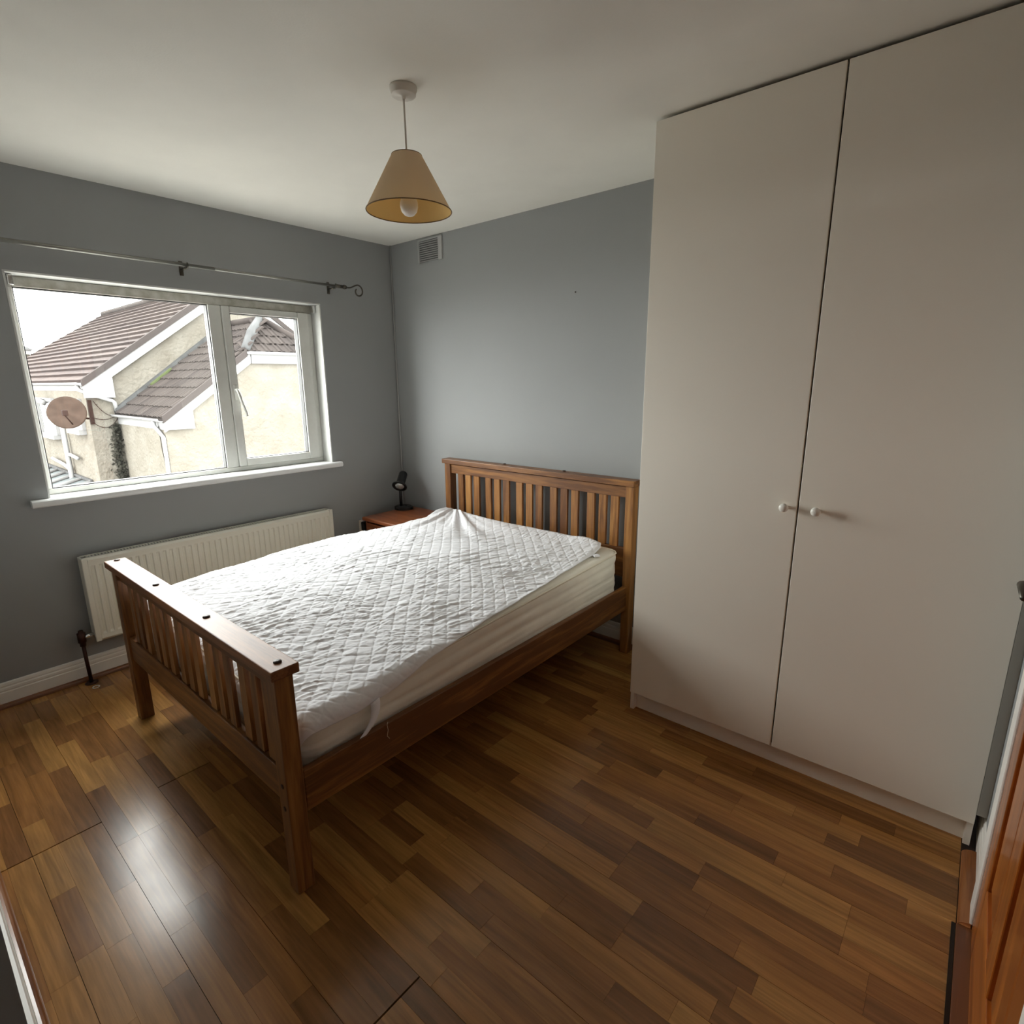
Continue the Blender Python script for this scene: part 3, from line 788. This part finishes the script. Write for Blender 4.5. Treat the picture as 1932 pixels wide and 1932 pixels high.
# valve and pipe
vx = 0.062
tube('valve_tail', [(vx, RY0-0.0005, 0.250), (vx, RY0-0.045, 0.250)], 0.011, M['chrome'], rd, 12)
tube('valve', [(vx, RY0-0.050, 0.205), (vx, RY0-0.050, 0.225), (vx, RY0-0.050, 0.2255), (vx, RY0-0.050, 0.275), (vx, RY0-0.050, 0.276), (vx, RY0-0.050, 0.288)], [0.013, 0.013, 0.018, 0.018, 0.012, 0.010], M['pipe'], rd, 14)
tube('supply_pipe', [(vx, RY0-0.050, 0.206), (vx+0.002, RY0-0.049, 0.12), (vx+0.006, RY0-0.047, 0.004)], 0.0085, M['pipe'], rd, 10)
lathe('pipe_collar', [(0.010, 0.0), (0.028, 0.0), (0.028, 0.003), (0.018, 0.007), (0.010, 0.007)], (vx+0.006, RY0-0.047, 0.0005), M['pipe'], rd, 20, False)
tag(lathe('collar_ring', [(0.012, 0), (0.017, 0.0), (0.017, 0.002), (0.012, 0.002), (0.012, 0)], (0.135, RY0-0.045, 0.0004), M['plastic'], None, 20, False), 'loose white plastic ring on the floor below the radiator pipe', 'pipe ring')

# ------------------------------------------------------------------ curtain pole
PX, PZ = 0.080, 2.084
cp = thing('curtain_pole', 'thin dull metal curtain pole with a curled end above the window', 'curtain pole', (PX, -1.4, PZ))
tube('pole', [(PX, -2.42, PZ), (PX, -1.25, PZ)], 0.0095, M['brass_dull'], cp, 14)
tube('inner_pole', [(PX, -1.25, PZ), (PX, -0.505, PZ)], 0.0075, M['brass_dull'], cp, 14)
def finial(y0, s):
    pts = [(PX, y0, PZ), (PX, y0+s*0.045, PZ)]
    tube('finial_collar', pts, 0.011, M['pole_dark'], cp, 12)
    tube('finial_bead', [(PX, y0+s*0.047, PZ), (PX, y0+s*0.052, PZ), (PX, y0+s*0.060, PZ), (PX, y0+s*0.070, PZ), (PX, y0+s*0.078, PZ)], [0.008, 0.013, 0.014, 0.012, 0.006], M['pole_dark'], cp, 12)
    c = []
    for t in np.linspace(0, 1, 34):
        if t < 0.35:
            q = t/0.35
            c.append((PX, y0+s*(0.078+0.085*q), PZ+0.012*(math.sin(q*math.pi-math.pi/2)*0.5+0.5)*2.0-0.004*math.sin(q*math.pi)))
        else:
            q = (t-0.35)/0.65
            a = math.pi/2 - q*math.pi*1.75
            r = 0.040*(1-0.55*q)
            c.append((PX, y0+s*(0.163+r*math.cos(a)), PZ+0.024-0.040+r*math.sin(a)))
    tube('finial_scroll', c, 0.0048, M['pole_dark'], cp, 8)
finial(-0.505, 1); finial(-2.42, -1)
for yb in (-1.387, -0.515, -2.30):
    bk = box('bracket_plate', 0.0005, 0.005, yb-0.010, yb+0.010, PZ-0.042, PZ+0.030, M['pole_dark'], cp, 0.002)
    tube('bracket_arm', [(0.005, yb, PZ-0.012), (PX-0.014, yb, PZ-0.012)], 0.006, M['pole_dark'], bk, 10)
    tube('bracket_cup', [(PX+0.0145*math.cos(a), yb, PZ+0.0145*math.sin(a)) for a in np.linspace(-math.pi*1.1, math.pi*0.25, 14)], 0.004, M['pole_dark'], bk, 8)

# ------------------------------------------------------------------ pendant light
LX, LY = 1.775, -1.312
pd = thing('pendant_lamp', 'beige cone pendant lampshade hanging from the ceiling', 'lamp', (LX, LY, H))
lathe('ceiling_rose', [(0.044, 0.0), (0.044, -0.008), (0.041, -0.010), (0.040, -0.022), (0.037, -0.025), (0.008, -0.026), (0.006, -0.034)], (LX, LY, H-0.0004), M['plastic'], pd, 32)
tube('cord', [(LX, LY, H-0.030), (LX+0.001, LY, 2.30), (LX+0.002, LY, 2.20)], 0.0032, M['plastic'], pd, 8)
lathe('lamp_holder', [(0.008, 0.03), (0.016, 0.02), (0.018, -0.03), (0.018, -0.045)], (LX+0.002, LY, 2.17), M['plastic'], pd, 20)
zt_, zb_ = 2.214, 2.046
prof_ = [(0.050, zt_), (0.1430, zb_), (0.1415, zb_), (0.0485, zt_)]
lathe('shade', [(r, z-zb_) for r, z in [(0.050, zt_), (0.1430, zb_)]] + [], (LX+0.002, LY, zb_), M['shade_out'], pd, 64, False)
lathe('shade_lining', [(0.0488, zt_-0.0004-zb_), (0.1416, 0.0004)], (LX+0.002, LY, zb_), M['shade_in'], pd, 64, False)
tube('shade_rim', [(LX+0.002+0.1424*math.cos(a), LY+0.1424*math.sin(a), zb_) for a in np.linspace(0, 2*math.pi, 64, endpoint=False)], 0.0018, M['shade_rim'], pd, 6, True)
tube('shade_top_rim', [(LX+0.002+0.0495*math.cos(a), LY+0.0495*math.sin(a), zt_) for a in np.linspace(0, 2*math.pi, 40, endpoint=False)], 0.0016, M['shade_rim'], pd, 6, True)
for k in range(3):
    a = k*2*math.pi/3+0.4
    tube('shade_spoke', [(LX+0.002+0.017*math.cos(a), LY+0.017*math.sin(a), 2.175), (LX+0.002+0.049*math.cos(a), LY+0.049*math.sin(a), zt_-0.004)], 0.0013, M['shade_rim'], pd, 6)
lathe('bulb', [(0.013, 0.0), (0.014, -0.015), (0.022, -0.035), (0.0295, -0.055), (0.030, -0.068), (0.026, -0.083), (0.016, -0.094), (0.002, -0.098)], (LX+0.002, LY, 2.128), M['bulb'], pd, 28)

# ------------------------------------------------------------------ wall vent, corner cable, nail
vt = thing('wall_vent', 'square louvred vent grille high on the headboard wall', 'vent', (0.425, 0, 2.255))
VX0, VX1, VZ0, VZ1 = 0.312, 0.540, 2.256, 2.398
box('box_back', VX0+0.01, VX1-0.035, -0.004, -0.0005, VZ0+0.005, VZ1-0.008, M['ventd'], vt)
box('frame', VX0, VX0+0.008, -0.012, -0.0005, VZ0, VZ1, M['ventp'], vt, 0.001)
box('frame', VX1-0.034, VX1, -0.012, -0.0005, VZ0, VZ1, M['ventp'], vt, 0.001)
box('frame', VX0+0.0082, VX1-0.0342, -0.012, -0.0005, VZ1-0.008, VZ1, M['ventp'], vt, 0.001)
for i in range(10):
    z = VZ0+0.003+i*0.0131
    prism('louvre', [(-0.012, z), (-0.0105, z), (-0.004, z+0.0085), (-0.0055, z+0.0085)], 'x', VX0+0.0082, VX1-0.0342, M['ventp'], vt)
tag(tube('corner_cable', [(0.016, -0.008, H-0.0005), (0.016, -0.008, 0.78), (0.020, -0.020, 0.60)], 0.004, M['ventp'], None, 8), 'thin painted cable running down the room corner', 'cable')
tag(lathe('wall_nail', [(0.0035, 0), (0.0035, 0.004), (0.002, 0.006)], (1.572, -0.0003, 1.951), M['peg'], None, 10, True, axis=(0, -1, 0)), 'small dark nail in the grey headboard wall', 'nail')

# ------------------------------------------------------------------ outside
KO = 1.0
M['render'] = mat('cream_pebbledash', tuple(0.088*c for c in (1.0, 0.93, 0.80)), 0.95, col2=tuple(0.074*c for c in (1.0, 0.91, 0.76)), vscale=2.5, bump=0.8, bscale=11, bdist=0.05, spec=0.1)
M['fascia'] = mat('white_fascia', (0.1362, 0.1362, 0.1362), 0.5)
M['otile'] = wood('brown_roof_tile', 'y', (0.0421, 0.0344, 0.0328), (0.0364, 0.0290, 0.0270), (0.0281, 0.0224, 0.0216), rough=0.9, freq=2.0)
M['otile2'] = wood('grey_brown_roof_tile', 'y', (0.0288, 0.0251, 0.0237), (0.0244, 0.0207, 0.0192), (0.0185, 0.0158, 0.0151), rough=0.9, freq=2.0)
M['verge'] = mat('dark_verge_mortar', (0.0260, 0.0224, 0.0215), 0.95)
M['lead'] = mat('grey_lead_flashing', (0.0435, 0.0443, 0.0450), 0.8, var=0.3, vscale=3)
M['moss'] = mat('green_moss', (0.0367, 0.0449, 0.0204), 0.95)
M['opane'] = mat('far_window_pane', (0.0307, 0.0332, 0.0332), 0.1)
M['rust'] = mat('rusty_dish', (0.0268, 0.0188, 0.0148), 0.7, var=0.3, vscale=6)
M['rustd'] = mat('rusty_bracket', (0.0154, 0.0098, 0.0085), 0.8)
M['ivy'] = mat('dark_ivy', (0.0090, 0.0095, 0.0071), 0.9, col2=(0.0164, 0.0155, 0.0125), vscale=20)
M['oglass'] = mat('polycarbonate_roof', (0.0510, 0.0578, 0.0596), 0.4)
M['ground'] = mat('paved_yard', (0.20, 0.19, 0.175), 0.95)
M['cablex'] = mat('black_cable', (0.0213, 0.0191, 0.0170), 0.8)

for k_ in ('render', 'fascia', 'otile', 'otile2', 'verge', 'lead', 'moss', 'rust', 'rustd', 'ivy', 'oglass', 'ground', 'cablex'):
    M[k_].node_tree.nodes['Principled BSDF'].inputs['Specular IOR Level'].default_value = 0.03   # matt, weathered

gd = struct(box('ground', -60, T-0.01, -30, 40, -3.7, -3.5, M['ground']), 'paved yard between the houses', 'ground')

XA, XE = -13.0, -9.9          # gable wall of the neighbouring house, front wall of its low wing
ho = thing('neighbour_house', 'cream rendered house with brown tiled roofs seen through the window', 'house', (XA-4, 4.6, -3.5))
EY, EZ, RYD, RZD = 0.97, 1.57, 4.642, 4.225     # eave and ridge of the main roof (top of tiles)
XRE = -24.3                                     # far end of the ridge
SLO = (RZD-EZ)/(RYD-EY)
WYA = 1.02+0.0                                  # side wall plane
def gable_pts(x):
    return [(x, WYA, -3.5), (x, WYA, 1.32), (x, RYD, RZD-0.22), (x, 2*RYD-WYA, 1.32), (x, 2*RYD-WYA, -3.5)]
g0, g1 = gable_pts(XA), gable_pts(-27.5)
g1[2] = (XRE, RYD, RZD-0.22)
v = g0+g1
mesh_obj('wall', v, [(0, 1, 2, 3, 4), (9, 8, 7, 6, 5), (0, 5, 6, 1), (1, 6, 7, 2), (2, 7, 8, 3), (3, 8, 9, 4), (4, 9, 5, 0)], M['render'], ho)
NC = 17
sl_len = math.hypot(RYD-EY, RZD-EZ)
nrm = Vector((0, -(RZD-EZ), RYD-EY)).normalized()
for i in range(NC):
    a, c = i/NC, (i+1.12)/NC
    c = min(c, 1.0)
    def P(t, lift, x): return (x, EY+(RYD-EY)*t+nrm.y*lift, EZ+(RZD-EZ)*t+nrm.z*lift)
    x1a = XRE-(RYD-EY)*(1-a); x1c = XRE-(RYD-EY)*(1-c)
    v = [P(a, 0.025, XA+0.10), P(a, 0.025, x1a), P(c, -0.045, x1c), P(c, -0.045, XA+0.10), P(a, -0.05, XA+0.10), P(a, -0.05, x1a), P(c, -0.09, x1c), P(c, -0.09, XA+0.10)]
    mesh_obj('roof_tile_course', v, [(0, 1, 2, 3), (7, 6, 5, 4), (0, 4, 5, 1), (1, 5, 6, 2), (2, 6, 7, 3), (3, 7, 4, 0)], M['otile'], ho)
# right hand slope and hipped end as plain slabs (hardly seen)
v = [(XA+0.10, 2*RYD-EY, EZ), (XA+0.10, RYD, RZD), (XRE, RYD, RZD), (XRE-(RYD-EY), 2*RYD-EY, EZ)]
v += [(p[0], p[1], p[2]-0.08) for p in v]
mesh_obj('roof_slope', v, [(0, 1, 2, 3), (7, 6, 5, 4), (0, 4, 5, 1), (1, 5, 6, 2), (2, 6, 7, 3), (3, 7, 4, 0)], M['otile'], ho)
v = [(XRE, RYD, RZD), (XRE-(RYD-EY), EY, EZ), (XRE-(RYD-EY), 2*RYD-EY, EZ)]
v += [(p[0], p[1], p[2]-0.08) for p in v]
mesh_obj('roof_hip', v, [(0, 1, 2), (5, 4, 3), (0, 3, 4, 1), (1, 4, 5, 2), (2, 5, 3, 0)], M['otile'], ho)
tube('ridge_tiles', [(XA+0.1, RYD, RZD), (XRE, RYD, RZD)], 0.10, M['otile2'], ho, 10)
# verge mortar strip and white bargeboards on both slopes
def slope_band(name, x0, x1, y0, z0, y1, z1, top, bot, material, parent):
    v = [(x, y, z+d) for x in (x0, x1) for (y, z) in ((y0, z0), (y1, z1)) for d in (bot, top)]
    return mesh_obj(name, v, BOXF, material, parent)
for s in (1, -1):
    ya = EY if s == 1 else 2*RYD-EY
    slope_band('verge', XA+0.05, XA+0.17, ya, EZ, RYD, RZD, 0.03, -0.13, M['verge'], ho)
    slope_band('bargeboard', XA+0.06, XA+0.14, ya+s*0.02, EZ+0.02*SLO, RYD, RZD, -0.132, -0.36, M['fascia'], ho)
# boxed eave at the foot of the bargeboard
prism('eave_box', [(EY+0.02, EZ-0.27), (EY+0.02, EZ-0.40), (EY+0.62, EZ-0.40), (EY+0.62, EZ+0.12)], 'x', XA+0.02, XA+0.13, M['fascia'], ho)
box('fascia_board', XRE-3.0, XA+0.0, EY+0.06, EY+0.09, EZ-0.33, EZ-0.10, M['fascia'], ho)
box('soffit', XRE-3.0, XA+0.0, EY+0.091, WYA-0.001+0.06, EZ-0.33, EZ-0.31, M['fascia'], ho)
def gutter(name, p0, p1, r, material, parent, up=(0, 0, 1)):
    p0, p1 = Vector(p0), Vector(p1); d = (p1-p0).normalized(); s = d.cross(Vector((0, 0, 1))).normalized()
    v = []; n = 8
    for p in (p0, p1):
        for k in range(n+1):
            a = math.pi+math.pi*k/n
            v.append(p+s*(r*math.cos(a))+Vector((0, 0, r*math.sin(a))))
        for k in range(n, -1, -1):
            a = math.pi+math.pi*k/n
            v.append(p+s*(r*0.88*math.cos(a))+Vector((0, 0, r*0.88*math.sin(a))))
    m_ = 2*(n+1)
    f = [tuple(range(m_)), tuple(range(2*m_-1, m_-1, -1))] + [(i, (i+1) % m_, m_+(i+1) % m_, m_+i) for i in range(m_)]
    return mesh_obj(name, v, f, material, parent)
gutter('gutter', (XA+0.12, EY-0.02, EZ-0.04), (XRE-3.2, EY-0.02, EZ-0.04), 0.075, M['fascia'], ho)
tube('downpipe', [(XA-0.25, EY-0.02, EZ-0.11), (XA-0.2, EY+0.0, EZ-0.22), (XA+0.09, WYA+0.05, EZ-0.30), (XA+0.09, 1.52, 1.09), (XA+0.09, 1.56, 1.05), (XA+0.09, 1.58, 0.85)], 0.045, M['fascia'], ho, 10)
# low wing: catslide roof on the left, hipped end facing the room
GY, GZ = 1.545, 0.80                # foot of the left slope
CY_, CZ_ = 3.457, 2.20              # corner where bargeboard meets the front gutter
HX, HY, HZ = -10.86, 4.40, 3.00     # hip point
WE = 1.60                           # left wall of the wing
YR2 = 7.4
v = [(XE, WE, -3.5), (XE, WE, 0.74), (XE, CY_, CZ_-0.22), (XE, YR2, CZ_-0.22), (XE, YR2, -3.5)]
v2 = [(XA+0.001, p[1], p[2]) for p in v]
mesh_obj('wing_wall', v+v2, [(0, 1, 2, 3, 4), (9, 8, 7, 6, 5), (0, 5, 6, 1), (1, 6, 7, 2), (2, 7, 8, 3), (3, 8, 9, 4), (4, 9, 5, 0)], M['render'], ho)
# individual interlocking tiles
def tile_mesh(name, wdt, lng, material):
    v = []; f = []
    prof = [(-0.5, 0.0), (-0.42, 0.022), (-0.30, 0.022), (-0.22, 0.0), (0.12, 0.0), (0.2, 0.022), (0.34, 0.022), (0.42, 0.0), (0.5, 0.0)]
    n = len(prof)
    for e, (ln, lf) in enumerate(((-0.02, 0.022), (lng, -0.012))):
        for a, h in prof: v.append((a*wdt, ln, h+lf))
        for a, h in prof: v.append((a*wdt, ln, h+lf-0.022))
    for k in range(n-1):
        f.append((k, k+1, 2*n+k+1, 2*n+k)); f.append((n+k+1, n+k, 3*n+k, 3*n+k+1))
        f.append((k+1, k, n+k, n+k+1)); f.append((2*n+k, 2*n+k+1, 3*n+k+1, 3*n+k))
    f.append((0, 2*n, 3*n, n)); f.append((n-1, 2*n-1, 4*n-1, 3*n-1))
    me = bpy.data.meshes.new(name); me.from_pydata(v, [], f); me.materials.append(material)
    return me
TM = tile_mesh('roof_tile', 0.298, 0.36, M['otile2'])
def put_tile(p, across, up):
    across = Vector(across).normalized(); up = Vector(up).normalized(); nn = across.cross(up)
    mm = Matrix((across, up, nn)).transposed()
    o = bpy.data.objects.new('roof_tile', TM); COL.objects.link(o); o.parent = ho
    o.rotation_euler = mm.to_euler()
    o.location = Vector(p)-wloc(ho)
pit = (HZ-GZ)/(HY-GY)
L1 = math.hypot(HY-GY, HZ-GZ)
nrow = int(round(L1/0.33)); gau = L1/nrow
up1 = Vector((0, HY-GY, HZ-GZ)).normalized()
for r in range(nrow):
    p = Vector((0, GY, GZ))+up1*(gau*r)
    # the hip cuts the front of the upper rows
    xf = XE+0.09 if p.y < CY_ else XE+0.09-(p.y-CY_)*(XE-HX)/(HY-CY_)
    x = xf-0.15
    while x > XA+0.1:
        put_tile((x, p.y, p.z), (-1, 0, 0), up1) if False else put_tile((x, p.y, p.z), (1, 0, 0), up1)
        x -= 0.30
# front slope
upf = Vector((HX-XE-0.09, 0, HZ-CZ_)).normalized()
Lf = math.hypot(HX-XE-0.09, HZ-CZ_); nf = 4
for r in range(nf):
    t = r/nf
    yl = CY_+(HY-CY_)*t; yr = 2*HY-CY_-(HY-CY_)*t
    y_ = yl+0.12
    while y_ < yr:
        p = Vector((XE+0.09, y_, CZ_))+upf*(Lf*t)
        put_tile(p, (0, 1, 0), upf); y_ += 0.30
# under-boarding of the wing roof
b0 = -0.035
v = [(XE+0.06, GY, GZ+b0), (XE+0.06, CY_, CZ_+b0-0.02), (HX, HY, HZ+b0), (XA, HY, HZ+b0), (XA, GY, GZ+b0)]
v += [(p[0], p[1], p[2]-0.06) for p in v]
mesh_obj('wing_roof_boards', v, [(0, 1, 2, 3, 4), (9, 8, 7, 6, 5)]+[(i, (i+1) % 5, 5+(i+1) % 5, 5+i) for i in range(5)], M['verge'], ho)
v = [(XE+0.06, CY_, CZ_+b0-0.02), (XE+0.06, 2*HY-CY_, CZ_+b0-0.02), (HX, HY, HZ+b0)]
v += [(p[0], p[1], p[2]-0.06) for p in v]
mesh_obj('wing_roof_boards', v, [(0, 1, 2), (5, 4, 3), (0, 3, 4, 1), (1, 4, 5, 2), (2, 5, 3, 0)], M['verge'], ho)
v = [(HX, HY, HZ), (XA, HY, HZ), (XA, 2*HY-CY_, CZ_), (XE+0.06, 2*HY-CY_, CZ_)]
v += [(p[0], p[1], p[2]-0.06) for p in v]
mesh_obj('wing_roof_slope', v, [(0, 1, 2, 3), (7, 6, 5, 4), (0, 4, 5, 1), (1, 5, 6, 2), (2, 6, 7, 3), (3, 7, 4, 0)], M['otile2'], ho)
tube('hip_flashing', [(XE+0.06, CY_+0.02, CZ_+0.03), ((XE+HX)/2, (CY_+HY)/2, (CZ_+HZ)/2+0.06), (HX, HY, HZ+0.06)], [0.10, 0.12, 0.09], M['lead'], ho, 10)
tube('hip_flashing', [(XE+0.06, 2*HY-CY_, CZ_+0.03), (HX, HY, HZ+0.06)], 0.08, M['otile2'], ho, 10)
tube('wing_ridge', [(HX, HY, HZ+0.03), (XA, HY, HZ+0.03)], 0.09, M['otile2'], ho, 10)
# lead flashing where the wing roof meets the gable wall
v = []
slope_band('wall_flashing', XA+0.002, XA+0.20, GY, GZ, HY, HZ, 0.10, -0.01, M['lead'], ho)
slope_band('moss_patch', XA+0.20, XA+0.34, 2.35, GZ+(2.35-GY)*pit, 2.85, GZ+(2.85-GY)*pit, 0.07, 0.02, M['moss'], ho)
slope_band('wing_verge', XE+0.085, XE+0.17, GY, GZ, CY_, CZ_, 0.03, -0.12, M['verge'], ho)
slope_band('wing_bargeboard', XE+0.03, XE+0.10, GY+0.03, GZ+0.03*pit, CY_+0.1, CZ_+0.1*pit, -0.122, -0.34, M['fascia'], ho)
prism('wing_eave_box', [(GY+0.04, GZ-0.12), (GY+0.04, GZ-0.27), (GY+0.62, GZ-0.27), (GY+0.62, GZ+0.20), (GY+0.5, GZ+0.19)], 'x', XE+0.005, XE+0.095, M['fascia'], ho)
box('wing_fascia', XA+0.01, XE+0.0, GY+0.045, GY+0.07, GZ-0.27, GZ-0.08, M['fascia'], ho)
gutter('wing_gutter', (XE+0.13, GY-0.03, GZ-0.03), (XA+0.02, GY-0.03, GZ-0.03), 0.07, M['fascia'], ho)
gutter('front_gutter', (XE+0.17, CY_+0.02, CZ_-0.01), (XE+0.17, YR2, CZ_-0.01), 0.07, M['fascia'], ho)
box('front_fascia', XE+0.005, XE+0.10, CY_+0.12, YR2, CZ_-0.27, CZ_-0.06, M['fascia'], ho)
tube('wing_downpipe', [(XE-0.35, GY-0.03, GZ-0.09), (XE-0.33, GY-0.03, GZ-0.20), (XE-0.15, WE-0.06, GZ-0.33), (XE+0.0, WE-0.05, GZ-0.42), (XE+0.0, WE-0.05, -3.4)], 0.04, M['fascia'], ho, 10)
tube('wall_cable', [(XE-0.3, WE-0.02, GZ-0.2), (XE-0.28, WE-0.02, 0.1), (XE-0.15, WE-0.02, -0.5), (XE-0.1, WE-0.02, -2.0)], 0.008, M['cablex'], ho, 6)
# windows of the side wall
def far_window(x0, x1, z0, z1):
    wn = box('window', x0, x1, WYA-0.03, WYA-0.001, z0, z1, M['fascia'], ho)
    box('sill', x0-0.1, x1+0.1, WYA-0.16, WYA-0.001, z0-0.12, z0-0.002, M['fascia'], wn)
    box('surround', x0-0.12, x0-0.002, WYA-0.08, WYA-0.001, z0, z1, M['fascia'], wn)
    box('surround', x1+0.002, x1+0.12, WYA-0.08, WYA-0.001, z0, z1, M['fascia'], wn)
    n = 2; d = (x1-x0)/n
    for k in range(n):
        box('pane', x0+k*d+0.1, x0+(k+1)*d-0.1, WYA-0.040, WYA-0.031, z0+0.1, z1-0.1, M['opane'], wn)
far_window(-18.0, -16.3, 0.12, 1.12)
far_window(-14.5, -13.55, 0.40, 1.14)
# waste pipes on the side wall
tube('soil_pipe', [(-15.3, WYA-0.10, 0.62), (-15.3, WYA-0.10, -3.4)], 0.06, M['fascia'], ho, 10)
tube('waste_pipe', [(-14.3, WYA-0.10, -0.37), (-14.9, WYA-0.10, -0.33), (-15.3, WYA-0.10, -0.33)], 0.045, M['fascia'], ho, 8)
tube('waste_pipe', [(-17.2, WYA-0.10, -0.60), (-16.0, WYA-0.10, -0.66), (-15.35, WYA-0.10, -0.75)], 0.045, M['fascia'], ho, 8)
tube('vent_elbow', [(-17.2, WYA-0.05, 1.02), (-17.2, WYA-0.30, 1.10), (-16.6, WYA-0.35, 1.10), (-16.3, WYA-0.2, 1.0)], 0.07, M['fascia'], ho, 10)

# satellite dish on the house corner
DC = Vector((-12.62, 0.535, 0.87))
sd = thing('satellite_dish', 'round rusty brown satellite dish on the corner of the neighbouring house', 'satellite dish', (XA, WYA, 0.69))
dax = Vector((0.90, -0.35, 0.28)).normalized()
pr_ = [(r, 0.28*r*r-0.06) for r in np.linspace(0.001, 0.37, 10)]
pr_ += [(r, 0.28*r*r-0.075) for r in np.linspace(0.37, 0.001, 10)]
lathe('reflector', pr_, DC, M['rust'], sd, 40, False, axis=dax)
tube('mount_arm', [(XA+0.06, WYA-0.02, 0.69), (DC.x-0.10, DC.y+0.10, 0.74), (DC.x-0.05, DC.y, 0.80)], 0.022, M['rustd'], sd, 8)
box('wall_plate', XA+0.002, XA+0.05, WYA+0.01, WYA+0.09, 0.55, 1.12, M['rustd'], sd)
tube('feed_arm', [DC+Vector((0.0, 0.1, -0.33)), DC+dax*0.38+Vector((0, 0, -0.12))], 0.014, M['rustd'], sd, 8)
box('receiver', DC.x+0.32, DC.x+0.42, DC.y-0.16, DC.y-0.06, DC.z-0.06, DC.z+0.06, M['rustd'], sd, 0.01)
def sag(p, q, d, n=12):
    p, q = Vector(p), Vector(q)
    return [p.lerp(q, t)-Vector((0, 0, d*4*t*(1-t))) for t in np.linspace(0, 1, n)]
tube('cable', sag((XA+0.05, WYA+0.05, 0.72), (XA+0.05, WE+0.02, 0.78), 0.10), 0.008, M['rustd'], sd, 5)
tube('cable', sag((XA+0.05, WYA+0.05, 0.60), (XA+0.05, WE+0.02, 0.72), 0.20), 0.008, M['rustd'], sd, 5)
tube('cable', sag((XA+0.05, WYA+0.12, 1.10), (XA+0.05, WE+0.02, 0.76), 0.16), 0.008, M['rustd'], sd, 5)

# ivy in the corner between house and wing
rs = np.random.RandomState(4)
mb = MB()
for i in range(1500):
    z = rs.uniform(-3.4, 0.52); wd_ = 0.10 if z > 0.2 else 0.13
    c = Vector((XA+0.05+rs.rand()*0.16, 1.47+rs.normal(0, wd_*0.45)+0.02*math.sin(z*4), z))
    a = Vector(rs.normal(size=3)).normalized(); b_ = a.cross(Vector(rs.normal(size=3))).normalized()
    s_ = rs.uniform(0.03, 0.06)
    mb.add([c+a*s_, c+b_*s_*0.6, c-a*s_, c-b_*s_*0.6], [(0, 1, 2, 3)])
iv = mb.obj('climbing_ivy', M['ivy'])
tag(iv, 'dark ivy climbing the corner of the neighbouring house', 'ivy', kind='stuff')

# lean-to with a clear ribbed roof at the foot of the side wall
lt = thing('lean_to', 'lean-to with a pale clear roof below the satellite dish', 'lean-to', (-16.5, 0.0, -3.5))
v = [(-13.7, WYA-0.02, -0.95), (-20.5, WYA-0.02, -0.95), (-20.5, -1.8, -1.7), (-13.7, -1.8, -1.7)]
v += [(p[0], p[1], p[2]-0.04) for p in v]
mesh_obj('roof_sheet', v, [(0, 1, 2, 3), (7, 6, 5, 4), (0, 4, 5, 1), (1, 5, 6, 2), (2, 6, 7, 3), (3, 7, 4, 0)], M['oglass'], lt)
for i in range(9):
    x = -13.74-i*0.84
    tube('glazing_bar', [(x, WYA-0.03, -0.92), (x, -1.8, -1.67)], 0.05, M['fascia'], lt, 6)
box('front_frame', -20.5, -13.7, -1.78, -1.72, -3.5, -1.75, M['fascia'], lt)
box('end_frame', -13.76, -13.70, -1.71, WYA-0.03, -3.5, -1.75, M['fascia'], lt)
box('top_flashing', -20.5, -13.65, WYA-0.06, WYA-0.021, -0.93, -0.86, M['lead'], lt)

# farther house at the left edge of the view
fh = thing('far_house', 'distant house with a grey hipped roof at the left window edge', 'house', (-34, 2.0, -3.5))
box('wall', -38, -31, -1.0, 3.25, -3.5, 3.0, M['render'], fh)
v = [(-30.7, -1.4, 3.05), (-30.7, 3.4, 3.05), (-38.4, 3.4, 3.05), (-38.4, -1.4, 3.05), (-33, 1.6, 4.2), (-36, 1.6, 4.2)]
mesh_obj('roof', v, [(0, 1, 4), (1, 2, 5, 4), (2, 3, 5), (3, 0, 4, 5), (3, 2, 1, 0)], M['lead'], fh)
box('fascia', -30.9, -30.8, -1.3, 3.3, 2.85, 3.04, M['fascia'], fh)
